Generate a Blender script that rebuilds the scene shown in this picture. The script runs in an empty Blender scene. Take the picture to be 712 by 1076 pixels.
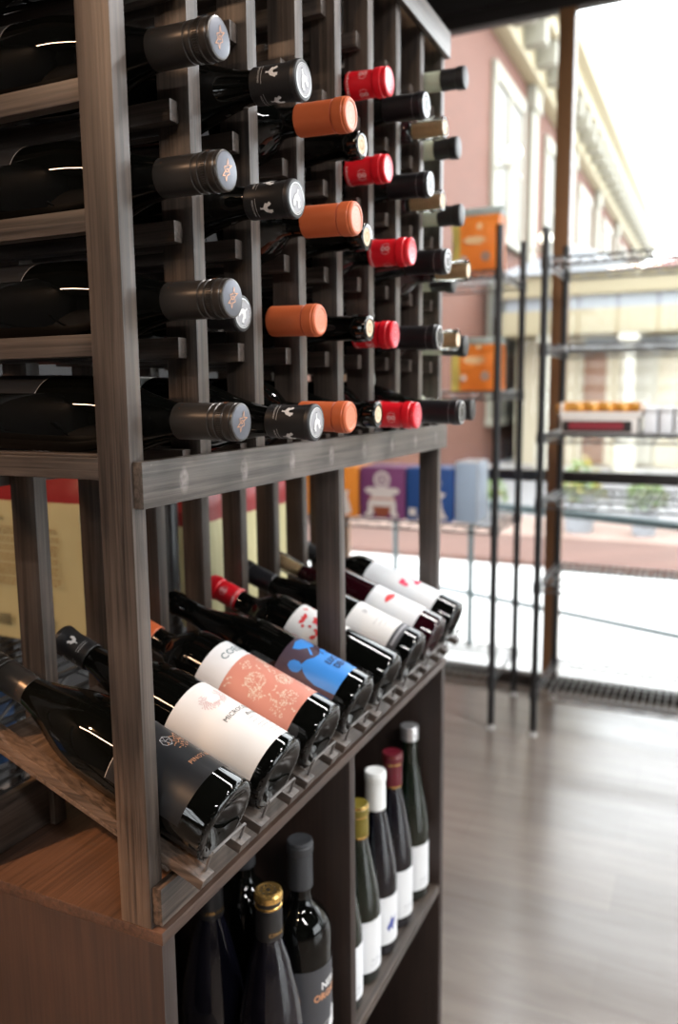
import bpy, bmesh, math, random
from mathutils import Vector, Matrix, Euler
random.seed(7)
PI = math.pi
H = 1.33                      # height of the measuring origin above the floor
SC = bpy.context.scene
COL = SC.collection

# ---------------------------------------------------------------- materials
def new_mat(name):
    m = bpy.data.materials.new(name); m.use_nodes = True
    nt = m.node_tree
    return m, nt, nt.nodes, nt.links, nt.nodes['Principled BSDF']

def plain(name, col, rough=.5, metal=0., spec=.5, bump=0., bscale=200., coat=0., var=.0, vscale=30.):
    m, nt, N, L, b = new_mat(name)
    b.inputs['Base Color'].default_value = (*col, 1)
    b.inputs['Roughness'].default_value = rough
    b.inputs['Metallic'].default_value = metal
    b.inputs['Specular IOR Level'].default_value = spec
    b.inputs['Coat Weight'].default_value = coat
    tc = N.new('ShaderNodeTexCoord')
    if var > 0:
        no = N.new('ShaderNodeTexNoise'); no.inputs['Scale'].default_value = vscale; no.inputs['Detail'].default_value = 4
        L.new(tc.outputs['Object'], no.inputs['Vector'])
        mx = N.new('ShaderNodeMix'); mx.data_type = 'RGBA'
        mx.inputs['A'].default_value = (*[c*(1-var) for c in col], 1)
        mx.inputs['B'].default_value = (*[min(1, c*(1+var)) for c in col], 1)
        L.new(no.outputs['Fac'], mx.inputs['Factor']); L.new(mx.outputs['Result'], b.inputs['Base Color'])
    if bump > 0:
        n2 = N.new('ShaderNodeTexNoise'); n2.inputs['Scale'].default_value = bscale; n2.inputs['Detail'].default_value = 3
        L.new(tc.outputs['Object'], n2.inputs['Vector'])
        bp = N.new('ShaderNodeBump'); bp.inputs['Strength'].default_value = bump; bp.inputs['Distance'].default_value = .002
        L.new(n2.outputs['Fac'], bp.inputs['Height']); L.new(bp.outputs['Normal'], b.inputs['Normal'])
    return m

def wood(name, axis, c0, c1, rough=.44, blotch=.8):
    """stained timber, grain running along one local axis"""
    m, nt, N, L, b = new_mat(name)
    tc = N.new('ShaderNodeTexCoord'); oi = N.new('ShaderNodeObjectInfo')
    ad = N.new('ShaderNodeVectorMath'); ad.operation = 'ADD'
    ml = N.new('ShaderNodeVectorMath'); ml.operation = 'SCALE'; ml.inputs['Scale'].default_value = 3.7
    cb = N.new('ShaderNodeCombineXYZ')
    for i in range(3): L.new(oi.outputs['Random'], cb.inputs[i])
    L.new(cb.outputs[0], ml.inputs[0]); L.new(tc.outputs['Object'], ad.inputs[0]); L.new(ml.outputs[0], ad.inputs[1])
    mp = N.new('ShaderNodeMapping')
    s = [230., 230., 230.]; s['xyz'.index(axis)] = 5.
    mp.inputs['Scale'].default_value = s
    L.new(ad.outputs[0], mp.inputs['Vector'])
    g = N.new('ShaderNodeTexNoise'); g.inputs['Scale'].default_value = 1.; g.inputs['Detail'].default_value = 6; g.inputs['Roughness'].default_value = .65
    g.inputs['Distortion'].default_value = .6
    L.new(mp.outputs[0], g.inputs['Vector'])
    bl = N.new('ShaderNodeTexNoise'); bl.inputs['Scale'].default_value = 9.; bl.inputs['Detail'].default_value = 3
    L.new(ad.outputs[0], bl.inputs['Vector'])
    mx0 = N.new('ShaderNodeMath'); mx0.operation = 'MULTIPLY_ADD'; mx0.inputs[1].default_value = .55*blotch; 
    L.new(bl.outputs['Fac'], mx0.inputs[0])
    sub = N.new('ShaderNodeMath'); sub.operation = 'SUBTRACT'; sub.inputs[1].default_value = .27*blotch
    L.new(g.outputs['Fac'], sub.inputs[0]); L.new(sub.outputs[0], mx0.inputs[2])
    cr = N.new('ShaderNodeValToRGB'); cr.color_ramp.elements[0].position = .34; cr.color_ramp.elements[1].position = .66
    cr.color_ramp.elements[0].color = (*c0, 1); cr.color_ramp.elements[1].color = (*c1, 1)
    L.new(mx0.outputs[0], cr.inputs[0]); L.new(cr.outputs[0], b.inputs['Base Color'])
    b.inputs['Roughness'].default_value = rough; b.inputs['Specular IOR Level'].default_value = .55
    bp = N.new('ShaderNodeBump'); bp.inputs['Strength'].default_value = .18; bp.inputs['Distance'].default_value = .0012
    L.new(g.outputs['Fac'], bp.inputs['Height']); L.new(bp.outputs['Normal'], b.inputs['Normal'])
    return m

W0, W1 = (.018, .0132, .0105), (.088, .066, .053)
WX, WY, WZ = wood('stained_wood_x', 'x', W0, W1), wood('stained_wood_y', 'y', W0, W1), wood('stained_wood_z', 'z', W0, W1)
WPANEL = wood('stained_panel', 'z', (.011, .0052, .0033), (.027, .0135, .009), .6)
WSLAB = wood('stained_slab', 'x', (.020, .0105, .007), (.062, .034, .023), .5)

def beam_wood():
    m = wood('stained_beam_with_filler_marks', 'x', (.030, .0245, .021), (.115, .098, .086)); nt = m.node_tree; N = nt.nodes; L = nt.links; b = N['Principled BSDF']
    src = b.inputs['Base Color'].links[0].from_socket
    tc = N.new('ShaderNodeTexCoord'); sp = N.new('ShaderNodeSeparateXYZ'); L.new(tc.outputs['Object'], sp.inputs[0])
    def mth(op, a, bb=None):
        n = N.new('ShaderNodeMath'); n.operation = op
        for i, v in enumerate((a, bb)):
            if v is None: continue
            if isinstance(v, (int, float)): n.inputs[i].default_value = v
            else: L.new(v, n.inputs[i])
        return n.outputs[0]
    nz = N.new('ShaderNodeTexNoise'); nz.inputs['Scale'].default_value = 160; nz.inputs['Detail'].default_value = 4; L.new(tc.outputs['Object'], nz.inputs['Vector'])
    px = mth('DIVIDE', mth('ADD', sp.outputs['X'], 1.337+.0085), .096)      # one mark over every upright
    dx = mth('MULTIPLY', mth('SUBTRACT', mth('FRACT', px), .5), .096/.0075)
    dz = mth('DIVIDE', mth('SUBTRACT', sp.outputs['Z'], .018), .013)
    d2 = mth('ADD', mth('MULTIPLY', dx, dx), mth('MULTIPLY', dz, dz))
    k = mth('MULTIPLY', mth('SUBTRACT', 1.0, d2), mth('MULTIPLY', mth('SUBTRACT', nz.outputs['Fac'], .25), 1.7)); k = mth('MINIMUM', mth('MAXIMUM', k, 0.), .6)
    mx = N.new('ShaderNodeMix'); mx.data_type = 'RGBA'; mx.inputs['B'].default_value = (.33, .29, .28, 1)
    L.new(k, mx.inputs['Factor']); L.new(src, mx.inputs['A']); L.new(mx.outputs['Result'], b.inputs['Base Color'])
    return m

def floor_mat():
    m, nt, N, L, b = new_mat('vinyl_plank_floor')
    tc = N.new('ShaderNodeTexCoord')
    mp = N.new('ShaderNodeMapping'); mp.inputs['Rotation'].default_value = (0, 0, PI/2); L.new(tc.outputs['Object'], mp.inputs['Vector'])
    br = N.new('ShaderNodeTexBrick'); br.inputs['Scale'].default_value = 1.
    br.inputs['Brick Width'].default_value = 1.2; br.inputs['Row Height'].default_value = .18; br.inputs['Mortar Size'].default_value = .0016
    br.inputs['Color1'].default_value = (.0, .0, .0, 1); br.inputs['Color2'].default_value = (1, 1, 1, 1); br.inputs['Mortar'].default_value = (.2, .2, .2, 1)
    br.offset = .37
    L.new(mp.outputs[0], br.inputs['Vector'])
    m2 = N.new('ShaderNodeMapping'); m2.inputs['Scale'].default_value = (14, 1.6, 14); L.new(tc.outputs['Object'], m2.inputs['Vector'])
    no = N.new('ShaderNodeTexNoise'); no.inputs['Scale'].default_value = 1.6; no.inputs['Detail'].default_value = 8; no.inputs['Roughness'].default_value = .6
    no.inputs['Distortion'].default_value = .8
    L.new(m2.outputs[0], no.inputs['Vector'])
    cr = N.new('ShaderNodeValToRGB'); cr.color_ramp.elements[0].position = .25; cr.color_ramp.elements[1].position = .75
    cr.color_ramp.elements[0].color = (.165, .137, .117, 1); cr.color_ramp.elements[1].color = (.250, .215, .190, 1)
    L.new(no.outputs['Fac'], cr.inputs[0])
    mx = N.new('ShaderNodeMix'); mx.data_type = 'RGBA'; mx.blend_type = 'MULTIPLY'; mx.inputs['Factor'].default_value = .22
    L.new(cr.outputs[0], mx.inputs['A']); L.new(br.outputs['Color'], mx.inputs['B']); L.new(mx.outputs['Result'], b.inputs['Base Color'])
    b.inputs['Roughness'].default_value = .21; b.inputs['Specular IOR Level'].default_value = .75
    bp = N.new('ShaderNodeBump'); bp.inputs['Strength'].default_value = .07; bp.inputs['Distance'].default_value = .002
    L.new(no.outputs['Fac'], bp.inputs['Height']); L.new(bp.outputs['Normal'], b.inputs['Normal'])
    return m

def brick_mat(name, ca, cb_, mort, sc=1., w=.22, h=.075):
    m, nt, N, L, b = new_mat(name)
    tc = N.new('ShaderNodeTexCoord')
    sp = N.new('ShaderNodeSeparateXYZ'); cmb = N.new('ShaderNodeCombineXYZ')
    L.new(tc.outputs['Object'], sp.inputs[0])
    ad = N.new('ShaderNodeMath'); L.new(sp.outputs['X'], ad.inputs[0]); L.new(sp.outputs['Y'], ad.inputs[1])
    L.new(ad.outputs[0], cmb.inputs['X']); L.new(sp.outputs['Z'], cmb.inputs['Y'])
    br = N.new('ShaderNodeTexBrick'); br.inputs['Scale'].default_value = sc
    br.inputs['Brick Width'].default_value = w; br.inputs['Row Height'].default_value = h; br.inputs['Mortar Size'].default_value = .008
    br.inputs['Color1'].default_value = (*ca, 1); br.inputs['Color2'].default_value = (*cb_, 1); br.inputs['Mortar'].default_value = (*mort, 1)
    L.new(cmb.outputs[0], br.inputs['Vector'])
    L.new(br.outputs['Color'], b.inputs['Base Color']); b.inputs['Roughness'].default_value = .85
    return m

def glass_pane_mat():
    m, nt, N, L, b = new_mat('window_glass')
    N.remove(b); out = N['Material Output']
    tr = N.new('ShaderNodeBsdfTransparent'); tr.inputs[0].default_value = (.96, .98, .97, 1)
    gl = N.new('ShaderNodeBsdfGlossy'); gl.inputs['Roughness'].default_value = .0
    fr = N.new('ShaderNodeFresnel'); fr.inputs['IOR'].default_value = 1.35
    mx = N.new('ShaderNodeMixShader')
    L.new(fr.outputs[0], mx.inputs[0]); L.new(tr.outputs[0], mx.inputs[1]); L.new(gl.outputs[0], mx.inputs[2]); L.new(mx.outputs[0], out.inputs[0])
    return m

def clear_glass_mat():
    m, nt, N, L, b = new_mat('clear_bottle_glass')
    b.inputs['Base Color'].default_value = (.93, .95, .90, 1); b.inputs['Roughness'].default_value = .02
    b.inputs['Transmission Weight'].default_value = 1.; b.inputs['IOR'].default_value = 1.2
    return m

def emit_mat(name, col, s):
    m, nt, N, L, b = new_mat(name)
    b.inputs['Base Color'].default_value = (*col, 1); b.inputs['Emission Color'].default_value = (*col, 1); b.inputs['Emission Strength'].default_value = s
    return m

M = dict(
    glass=plain('dark_bottle_glass', (.0015, .0017, .0014), .03, spec=.42),
    glass_blue=plain('dark_blue_black_glass', (.003, .003, .006), .03, spec=.7),
    glass_green=plain('dark_green_glass', (.004, .008, .004), .03, spec=.7),
    glass_red=plain('dark_red_wine_glass', (.012, .001, .0025), .03, spec=.55),
    glass_pale=plain('pale_green_glass', (.50, .54, .42), .06, spec=.5),
    clear=clear_glass_mat(),
    pewter=plain('pewter_screw_cap', (.045, .040, .036), .28, metal=.5),
    pewter_dark=plain('pewter_groove', (.02, .019, .018), .4, metal=.5),
    cap_disc=plain('cap_top_disc', (.095, .10, .12), .42, metal=.5),
    copper=plain('copper_print', (.62, .30, .16), .35, metal=.4),
    copper_dim=plain('dim_copper_print', (.16, .06, .025), .4, metal=.4),
    blackcap=plain('matte_black_capsule', (.012, .012, .013), .45),
    blackgloss=plain('black_capsule_satin', (.010, .010, .012), .30),
    slate=plain('slate_capsule', (.030, .032, .036), .5),
    white_print=plain('white_print', (.62, .62, .62), .45),
    silver_print=plain('silver_print', (.62, .63, .65), .3, metal=.5),
    orange=plain('orange_capsule', (.52, .115, .038), .42),
    orange_dark=plain('orange_capsule_groove', (.40, .075, .025), .5),
    orange_pale=plain('orange_capsule_top', (.55, .20, .11), .35),
    red=plain('red_capsule', (.66, .008, .018), .30),
    red_pale=plain('red_capsule_top', (.60, .09, .12), .28),
    red_print=plain('pale_print_on_red', (.85, .48, .48), .4),
    cork=plain('natural_cork', (.56, .36, .20), .75, var=.25, vscale=300.),
    cork_pale=plain('cork_end', (.72, .55, .38), .7, var=.2, vscale=400.),
    maroon=plain('maroon_capsule', (.10, .006, .014), .35),
    gold=plain('gold_foil', (.80, .50, .16), .25, metal=.9),
    mustard=plain('mustard_capsule', (.15, .115, .014), .4),
    white_cap=plain('white_capsule', (.78, .79, .78), .4),
    silver=plain('silver_screw_cap', (.66, .68, .70), .28, metal=.8),
    paper=plain('white_label_paper', (.68, .665, .65), .6),
    paper_cool=plain('cool_white_label_paper', (.66, .675, .695), .55),
    label_dark=plain('charcoal_label', (.009, .0095, .011), .42, spec=.35),
    label_grey=plain('grey_label', (.045, .047, .054), .5),
    coral=plain('coral_print', (.50, .20, .15), .5, var=.10, vscale=25.),
    cream_print=plain('cream_print', (.62, .48, .39), .55),
    teal=plain('teal_print', (.015, .09, .11), .5),
    black_print=plain('black_print', (.015, .015, .017), .5),
    grey_print=plain('grey_print', (.30, .30, .32), .5),
    mauve=plain('mauve_print', (.48, .26, .28), .5),
    plum=plain('plum_label', (.060, .040, .058), .4),
    blue=plain('sky_blue_print', (.035, .22, .62), .45),
    blue_ink=plain('navy_print', (.006, .03, .10), .5),
    red_ink=plain('red_print', (.62, .035, .04), .5),
    crimson=plain('crimson_print', (.66, .03, .10), .5),
    indigo=plain('indigo_print', (.05, .07, .28), .5),
    steel=plain('dark_steel_wire', (.16, .15, .145), .4, metal=.6),
    black_metal=plain('black_powder_coat', (.012, .012, .013), .38),
    epoxy=plain('chrome_wire', (.17, .175, .18), .30, metal=.85),
    mullion=plain('dark_bronze_frame', (.022, .018, .016), .35),
    mullion_warm=plain('bronze_frame', (.19, .092, .038), .4),
    pane=glass_pane_mat(),
    wall_dark=plain('charcoal_wall_paint', (.030, .030, .032), .8, bump=.1),
    wall_warm=plain('warm_grey_wall_paint', (.12, .105, .095), .8, bump=.1),
    ceiling=plain('black_ceiling_paint', (.012, .012, .013), .9),
    foot=plain('grey_plastic_foot', (.45, .45, .45), .5),
)

# ---------------------------------------------------------------- object helpers
def finish(bm, sharp=.6):
    bmesh.ops.recalc_face_normals(bm, faces=bm.faces[:])
    for f in bm.faces: f.smooth = True
    for e in bm.edges:
        e.smooth = not (len(e.link_faces) == 2 and e.calc_face_angle(0) > sharp)

def to_mesh(name, bm, mats, sharp=.6, recalc=True):
    if recalc: finish(bm, sharp)
    me = bpy.data.meshes.new(name); bm.to_mesh(me); bm.free()
    for m in (mats if isinstance(mats, (list, tuple)) else [mats]): me.materials.append(m)
    return me

def link(name, me, parent=None, loc=None, rot=None):
    o = bpy.data.objects.new(name, me); COL.objects.link(o)
    if parent is not None: o.parent = parent
    if loc is not None: o.location = loc
    if rot is not None: o.rotation_euler = rot
    return o

def obj(name, bm, mats, parent=None, sharp=.6):
    """link the bmesh; the object's origin is put at the centre of its base"""
    lo = Vector((min(v.co.x for v in bm.verts), min(v.co.y for v in bm.verts), min(v.co.z for v in bm.verts)))
    hi = Vector((max(v.co.x for v in bm.verts), max(v.co.y for v in bm.verts), max(v.co.z for v in bm.verts)))
    c = Vector(((lo.x+hi.x)/2, (lo.y+hi.y)/2, lo.z))
    bmesh.ops.translate(bm, verts=bm.verts[:], vec=-c)
    base = Vector(parent.location) if parent is not None and parent.parent is None else Vector((0, 0, 0))
    if parent is not None and parent.parent is not None:
        base = Vector(parent.location) + Vector(parent.parent.location)
    return link(name, to_mesh(name, bm, mats, sharp), parent, c-base)

def tag(o, label, cat, group=None):
    o['label'] = label; o['category'] = cat
    if group: o['group'] = group
    return o

def thing(name, label, cat, loc, group=None, rot=None):
    o = link(name, None, None, loc, rot); o.empty_display_size = .05
    return tag(o, label, cat, group)

def struct(o):
    o['kind'] = 'structure'; return o

def box(bm, x0, x1, y0, y1, z0, z1, bev=.0, mi=0):
    """axis aligned box; z measured from the eye-level origin (floor at -H)"""
    r = bmesh.ops.create_cube(bm, size=1.)
    vs = r['verts']
    for v in vs:
        v.co = Vector((x0+(v.co.x+.5)*(x1-x0), y0+(v.co.y+.5)*(y1-y0), z0+H+(v.co.z+.5)*(z1-z0)))
    fs = set(f for v in vs for f in v.link_faces)
    for f in fs: f.material_index = mi
    if bev > 0:
        es = list(set(e for v in vs for e in v.link_edges))
        bmesh.ops.bevel(bm, geom=es, offset=bev, segments=2, profile=.6, affect='EDGES')
    return bm

def bbox(*a, **k): return box(bmesh.new(), *a, **k)

def prism_yz(x0, x1, pts, bev=0.):
    bm = bmesh.new()
    a = [bm.verts.new((x0, y, z+H)) for y, z in pts]; b = [bm.verts.new((x1, y, z+H)) for y, z in pts]
    bm.faces.new(a); bm.faces.new(b[::-1])
    n = len(pts)
    for i in range(n): bm.faces.new((a[i], b[i], b[(i+1) % n], a[(i+1) % n]))
    if bev > 0: bmesh.ops.bevel(bm, geom=bm.edges[:], offset=bev, segments=2, profile=.6, affect='EDGES')
    return bm

def tube(bm, pts, r, n=6, closed=False, mi=0):
    pts = [Vector(p) for p in pts]
    rings = []
    m = len(pts)
    for i, p in enumerate(pts):
        a = pts[i-1] if (i > 0 or closed) else p
        c = pts[(i+1) % m] if (i < m-1 or closed) else p
        t = (c-a).normalized()
        up = Vector((0, 0, 1)) if abs(t.z) < .9 else Vector((1, 0, 0))
        s = t.cross(up).normalized(); w = s.cross(t)
        rings.append([bm.verts.new(p + r*(math.cos(2*PI*k/n)*s + math.sin(2*PI*k/n)*w)) for k in range(n)])
    for i in range(m if closed else m-1):
        A, B = rings[i], rings[(i+1) % m]
        for k in range(n):
            f = bm.faces.new((A[k], A[(k+1) % n], B[(k+1) % n], B[k])); f.material_index = mi
    if not closed:
        bm.faces.new(rings[0][::-1]).material_index = mi; bm.faces.new(rings[-1]).material_index = mi
    return bm

def lathe(bm, prof, n=40, mi=0, close_bot=True, close_top=True):
    """prof: list of (r, z) or (r, z, material index of the band above)"""
    rings = []
    for p in prof:
        r, z = p[0], p[1]
        if r < 1e-6: rings.append([bm.verts.new((0, 0, z))])
        else: rings.append([bm.verts.new((r*math.cos(2*PI*k/n), r*math.sin(2*PI*k/n), z)) for k in range(n)])
    for i in range(len(prof)-1):
        A, B = rings[i], rings[i+1]; m_ = prof[i][2] if len(prof[i]) > 2 else mi
        for k in range(n):
            k2 = (k+1) % n
            if len(A) == 1: f = bm.faces.new((A[0], B[k2], B[k]))
            elif len(B) == 1: f = bm.faces.new((A[k], A[k2], B[0]))
            else: f = bm.faces.new((A[k], A[k2], B[k2], B[k]))
            f.material_index = m_
    return bm

# ---------------------------------------------------------------- printing on curved surfaces
def text2d(s, size, shear=0., spacing=1., bold=0.):
    cu = bpy.data.curves.new('lettering', 'FONT'); cu.body = s; cu.size = size; cu.align_x = 'CENTER'; cu.align_y = 'CENTER'
    cu.resolution_u = 2; cu.shear = shear; cu.space_character = spacing; cu.offset = bold
    o = bpy.data.objects.new('lettering', cu); COL.objects.link(o)
    dg = bpy.context.evaluated_depsgraph_get(); dg.update()
    me = bpy.data.meshes.new_from_object(o.evaluated_get(dg))
    vs = [(v.co.x, v.co.y) for v in me.vertices]; fs = [tuple(p.vertices) for p in me.polygons]
    bpy.data.objects.remove(o); bpy.data.curves.remove(cu); bpy.data.meshes.remove(me)
    return vs, fs

class Print:
    """a flat design laid onto a surface: f(u, v, lift) -> point"""
    def __init__(s, bm, f, mats): s.bm, s.f, s.mats = bm, f, mats
    def mi(s, key):
        m = M[key]
        if m not in s.mats: s.mats.append(m)
        return s.mats.index(m)
    def mesh(s, vs, fs, key, lift, off=(0, 0), ang=0., sc=1.):
        c, n = math.cos(ang), math.sin(ang); i = s.mi(key)
        V = [s.bm.verts.new(s.f(off[0]+sc*(c*u-n*v), off[1]+sc*(n*u+c*v), lift)) for u, v in vs]
        for f in fs:
            try: s.bm.faces.new([V[k] for k in f]).material_index = i
            except ValueError: pass
    def text(s, t, size, key, off, ang=0., lift=.0005, **k): s.mesh(*text2d(t, size, **k), key, lift, off, ang)
    def poly(s, pts, key, lift=.0004, off=(0, 0), ang=0., sc=1., cut=.006):
        b2 = bmesh.new()
        b2.faces.new([b2.verts.new((u*sc, v*sc, 0)) for u, v in pts])
        bmesh.ops.triangulate(b2, faces=b2.faces[:])
        for _ in range(4):
            es = [e for e in b2.edges if e.calc_length() > cut]
            if not es: break
            bmesh.ops.subdivide_edges(b2, edges=es, cuts=1); bmesh.ops.triangulate(b2, faces=b2.faces[:])
        b2.verts.index_update()
        s.mesh([(v.co.x, v.co.y) for v in b2.verts], [[v.index for v in f.verts] for f in b2.faces], key, lift, off, ang)
        b2.free()
    def rect(s, u0, u1, v0, v1, key, lift=.0002):
        n = max(1, int((u1-u0)/.003)); i = s.mi(key); k = max(1, int((v1-v0)/.02))
        g = [[s.bm.verts.new(s.f(u0+(u1-u0)*a/n, v0+(v1-v0)*b/k, lift)) for a in range(n+1)] for b in range(k+1)]
        for b in range(k):
            for a in range(n): s.bm.faces.new((g[b][a], g[b][a+1], g[b+1][a+1], g[b+1][a])).material_index = i
    def disc(s, c, r, key, lift=.0005, n=8, rot=0.):
        s.mesh([(c[0]+r*math.cos(rot+2*PI*k/n), c[1]+r*math.sin(rot+2*PI*k/n)) for k in range(n)], [tuple(range(n))], key, lift)
    def line(s, pts, w, key, lift=.0005):
        for a, b in zip(pts, pts[1:]):
            d = Vector((b[0]-a[0], b[1]-a[1])); 
            if d.length < 1e-7: continue
            d.normalize(); q = Vector((-d.y, d.x))*w/2; e = d*w/2
            s.mesh([(a[0]-e.x+q.x, a[1]-e.y+q.y), (a[0]-e.x-q.x, a[1]-e.y-q.y), (b[0]+e.x-q.x, b[1]+e.y-q.y), (b[0]+e.x+q.x, b[1]+e.y+q.y)], [(0, 1, 2, 3)], key, lift)
    def ring(s, c, r, w, key, lift=.0005, n=24, a0=0., a1=2*PI):
        P = [(c[0]+r*math.cos(a0+(a1-a0)*k/n), c[1]+r*math.sin(a0+(a1-a0)*k/n)) for k in range(n+1)]
        s.line(P, w, key, lift)

def cyl(R):   # label centre faces local -Y, u runs to the reader's right, v is height
    return lambda u, v, d: ((R+d)*math.cos(-PI/2+u/R), (R+d)*math.sin(-PI/2+u/R), v)
def top(z):   # a disc on top of a cap, "up" towards local +Y
    return lambda u, v, d: (u, v, z+d)

ROOSTER = [(-.9, .55), (-.62, .2), (-.75, -.1), (-.4, -.35), (-.12, -.5), (-.1, -.85), (-.25, -1.), (.15, -1.), (.08, -.82), (.12, -.5), (.5, -.25),
           (.62, .15), (.55, .5), (.8, .55), (.58, .7), (.6, .95), (.4, .85), (.25, .98), (.2, .75), (.22, .35), (.0, .12), (-.25, .25), (-.35, .6), (-.6, .85)]

# ---------------------------------------------------------------- bottles
def body_profile(shape, R, Lz, rn=.0142):
    heel = [(0, .016), (.010, .0145), (.020, .006), (R-.009, .0012), (R-.006, 0), (R-.0022, .0016), (R, .006)]
    if shape == 'burgundy':
        s = Lz/.29
        sh = [(R, .140*s), (R*.985, .150*s), (R*.93, .163*s), (R*.83, .178*s), (R*.70, .193*s), (R*.57, .207*s), (R*.47, .220*s), (rn+.0012, .233*s), (rn, .243*s)]
    elif shape == 'bordeaux':
        s = Lz/.30
        sh = [(R, .178*s), (R*.975, .187*s), (R*.90, .197*s), (R*.76, .206*s), (R*.57, .214*s), (rn+.0012, .222*s), (rn, .232*s)]
    else:  # tall sloping flute
        s = Lz/.30
        sh = [(R, .118*s), (R*.985, .128*s), (R*.93, .146*s), (R*.83, .168*s), (R*.71, .190*s), (R*.59, .212*s), (rn+.0015, .236*s), (rn, .25*s)]
    return heel, sh

KIND = {}
def kind(key, shape, R, Lz, glass, cap, label, bumps=False):
    """builds the meshes of one sort of bottle once; returns [(part name, mesh, label or None)]"""
    parts = []; rn = .0138
    bm = bmesh.new(); heel, sh = body_profile(shape, R, Lz, rn); mats = [M[glass]]
    tip = [(rn, Lz-.004), (rn-.0012, Lz-.001), (rn-.003, Lz)] 
    if cap == 'bare':      # open lip over a cork
        tip = [(rn, Lz-.0195), (rn+.0016, Lz-.018), (rn+.0018, Lz-.011), (rn+.0012, Lz-.009), (rn+.0010, Lz-.0015), (rn-.0002, Lz), (rn-.0040, Lz), (rn-.0042, Lz-.002)]
    if cap == 'cork_clear':
        mats = [M[glass]]; tip = [(rn, Lz-.052), (rn-.002, Lz-.050)]
    if cap == 'short_black':
        mats = [M[glass]]
    prof = heel+sh+tip
    prof.append((0, prof[-1][1]))
    lathe(bm, prof, 48)
    if bumps:
        for k in range(46):
            a = 2*PI*k/46
            bmesh.ops.create_icosphere(bm, subdivisions=1, radius=.0009, matrix=Matrix.Translation(((R-.0006)*math.cos(a), (R-.0006)*math.sin(a), .0035)))
    parts.append(('glass_body', to_mesh('glass_body', bm, mats, 1.2), None))
    bm = bmesh.new(); mats = []; pr = Print(bm, cyl(.0158), mats)
    if cap == 'screw_grey':
        r = .0152; z1 = Lz+.0015; z0 = z1-.060
        mats += [M['pewter'], M['pewter_dark'], M['cap_disc']]
        P = [(r-.0006, z0), (r, z0+.0006), (r, z0+.036), (r-.0007, z0+.0365, 1), (r-.0007, z0+.0385), (r+.0003, z0+.039), (r+.0003, z0+.042), (r-.0004, z0+.0425, 1), (r-.0004, z0+.044), (r+.0002, z0+.0445)]
        z = z0+.045
        for _ in range(4): P += [(r+.0002, z), (r-.0002, z+.0006), (r-.0002, z+.0010), (r+.0002, z+.0015)]; z += .0016
        P += [(r+.0004, z+.0004), (r+.0004, z1-.0036), (r-.0002, z1-.003, 1), (r-.0002, z1-.0024), (r+.0003, z1-.0018), (r-.0002, z1-.0005), (r-.0016, z1, 2), (0, z1)]
        lathe(bm, P, 44)
        for k in range(60):   # knurling
            a = 2*PI*k/60
            bmesh.ops.create_cube(bm, size=1, matrix=Matrix.Rotation(a, 4, 'Z') @ Matrix.Translation((r+.0004, 0, z0+.0475)) @ Matrix.Diagonal((.0006, .0007, .0042, 1)))
        pr.f = top(z1)
        pr.line([(x*.0085, y*.0085) for x, y in [(-.3, -.9), (-.1, -.3), (-.45, 0), (-.2, .4), (-.4, .9), (0, .6), (.3, .95), (.2, .3), (.55, .1), (.25, -.3), (.5, -.9), (.1, -.5), (-.3, -.9)]], .0006, 'copper')
        pr.line([(x*.0085, y*.0085) for x, y in [(-.1, .1), (.1, .25), (.2, -.05), (-.05, -.2), (-.1, .1)]], .0006, 'copper')
        pr.f = cyl(r); pr.rect(-.0475, .0475, z0+.0006, z0+.0010, 'pewter_dark', .0001)
        for u in (-.035, .012):
            for k in range(4): pr.text('1506'[k], .0032, 'copper_dim', (u+.0042*k, z0+.008), PI/2)
            pr.poly([(x*.0032, y*.0032) for x, y in ROOSTER], 'copper_dim', .0010, (u+.004, z0+.0472), 0, .9)
        parts.append(('screw_cap', to_mesh('screw_cap', bm, mats, .5), 'pewter grey screw cap with copper line print'))
    elif cap == 'black_rooster':
        r = .0156; z1 = Lz+.001; z0 = z1-.046
        mats += [M['blackcap'], M['silver_print']]
        lathe(bm, [(r-.0008, z0), (r-.0002, z0+.001), (r-.0003, z1-.014), (r+.0003, z1-.0125), (r+.0006, z1-.006), (r+.0012, z1-.005), (r+.0012, z1-.0016), (r+.0004, z1-.0004), (r-.0008, z1), (r-.0022, z1, 1), (r-.003, z1+.0002), (r-.0042, z1-.0002, 0), (0, z1-.0002)], 44)
        pr.f = top(z1)
        pr.disc((0, 0), r-.0045, 'grey_print', -.00005, 28); pr.ring((0, 0), r-.0040, .0006, 'white_print', .0001, 36)
        pr.poly([(x*.0092, y*.0092) for x, y in ROOSTER], 'blackcap', .0002)
        pr.poly([(x*.0085, y*.0085) for x, y in ROOSTER], 'white_print', .0003)
        pr.f = cyl(r)
        for u in (-.037, -.012, .012, .037):
            pr.poly([(x*.0062, y*.0062) for x, y in ROOSTER], 'white_print', .0005, (u, z1-.0225), 0)
            pr.text('MICROCOSMO', .0022, 'white_print', (u, z1-.036))
            pr.rect(u-.0085, u+.0085, z1-.0332, z1-.0329, 'white_print', .0004)
        parts.append(('capsule', to_mesh('capsule', bm, mats, .5), 'matte black capsule with white roosters and a silver top'))
    elif cap == 'orange':
        r = .0156; z1 = Lz+.001; z0 = z1-.056
        mats += [M['orange'], M['orange_dark'], M['orange_pale']]
        lathe(bm, [(r-.0008, z0), (r-.0002, z0+.001), (r-.0002, z1-.0165, 1), (r-.0008, z1-.016, 1), (r-.0008, z1-.0152), (r+.0006, z1-.0142), (r+.0008, z1-.0045), (r+.0002, z1-.0035), (r+.0002, z1-.0016), (r-.0012, z1), (r-.0034, z1+.0002, 2), (r-.0042, z1-.0005, 2), (0, z1-.0005)], 44)
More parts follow.
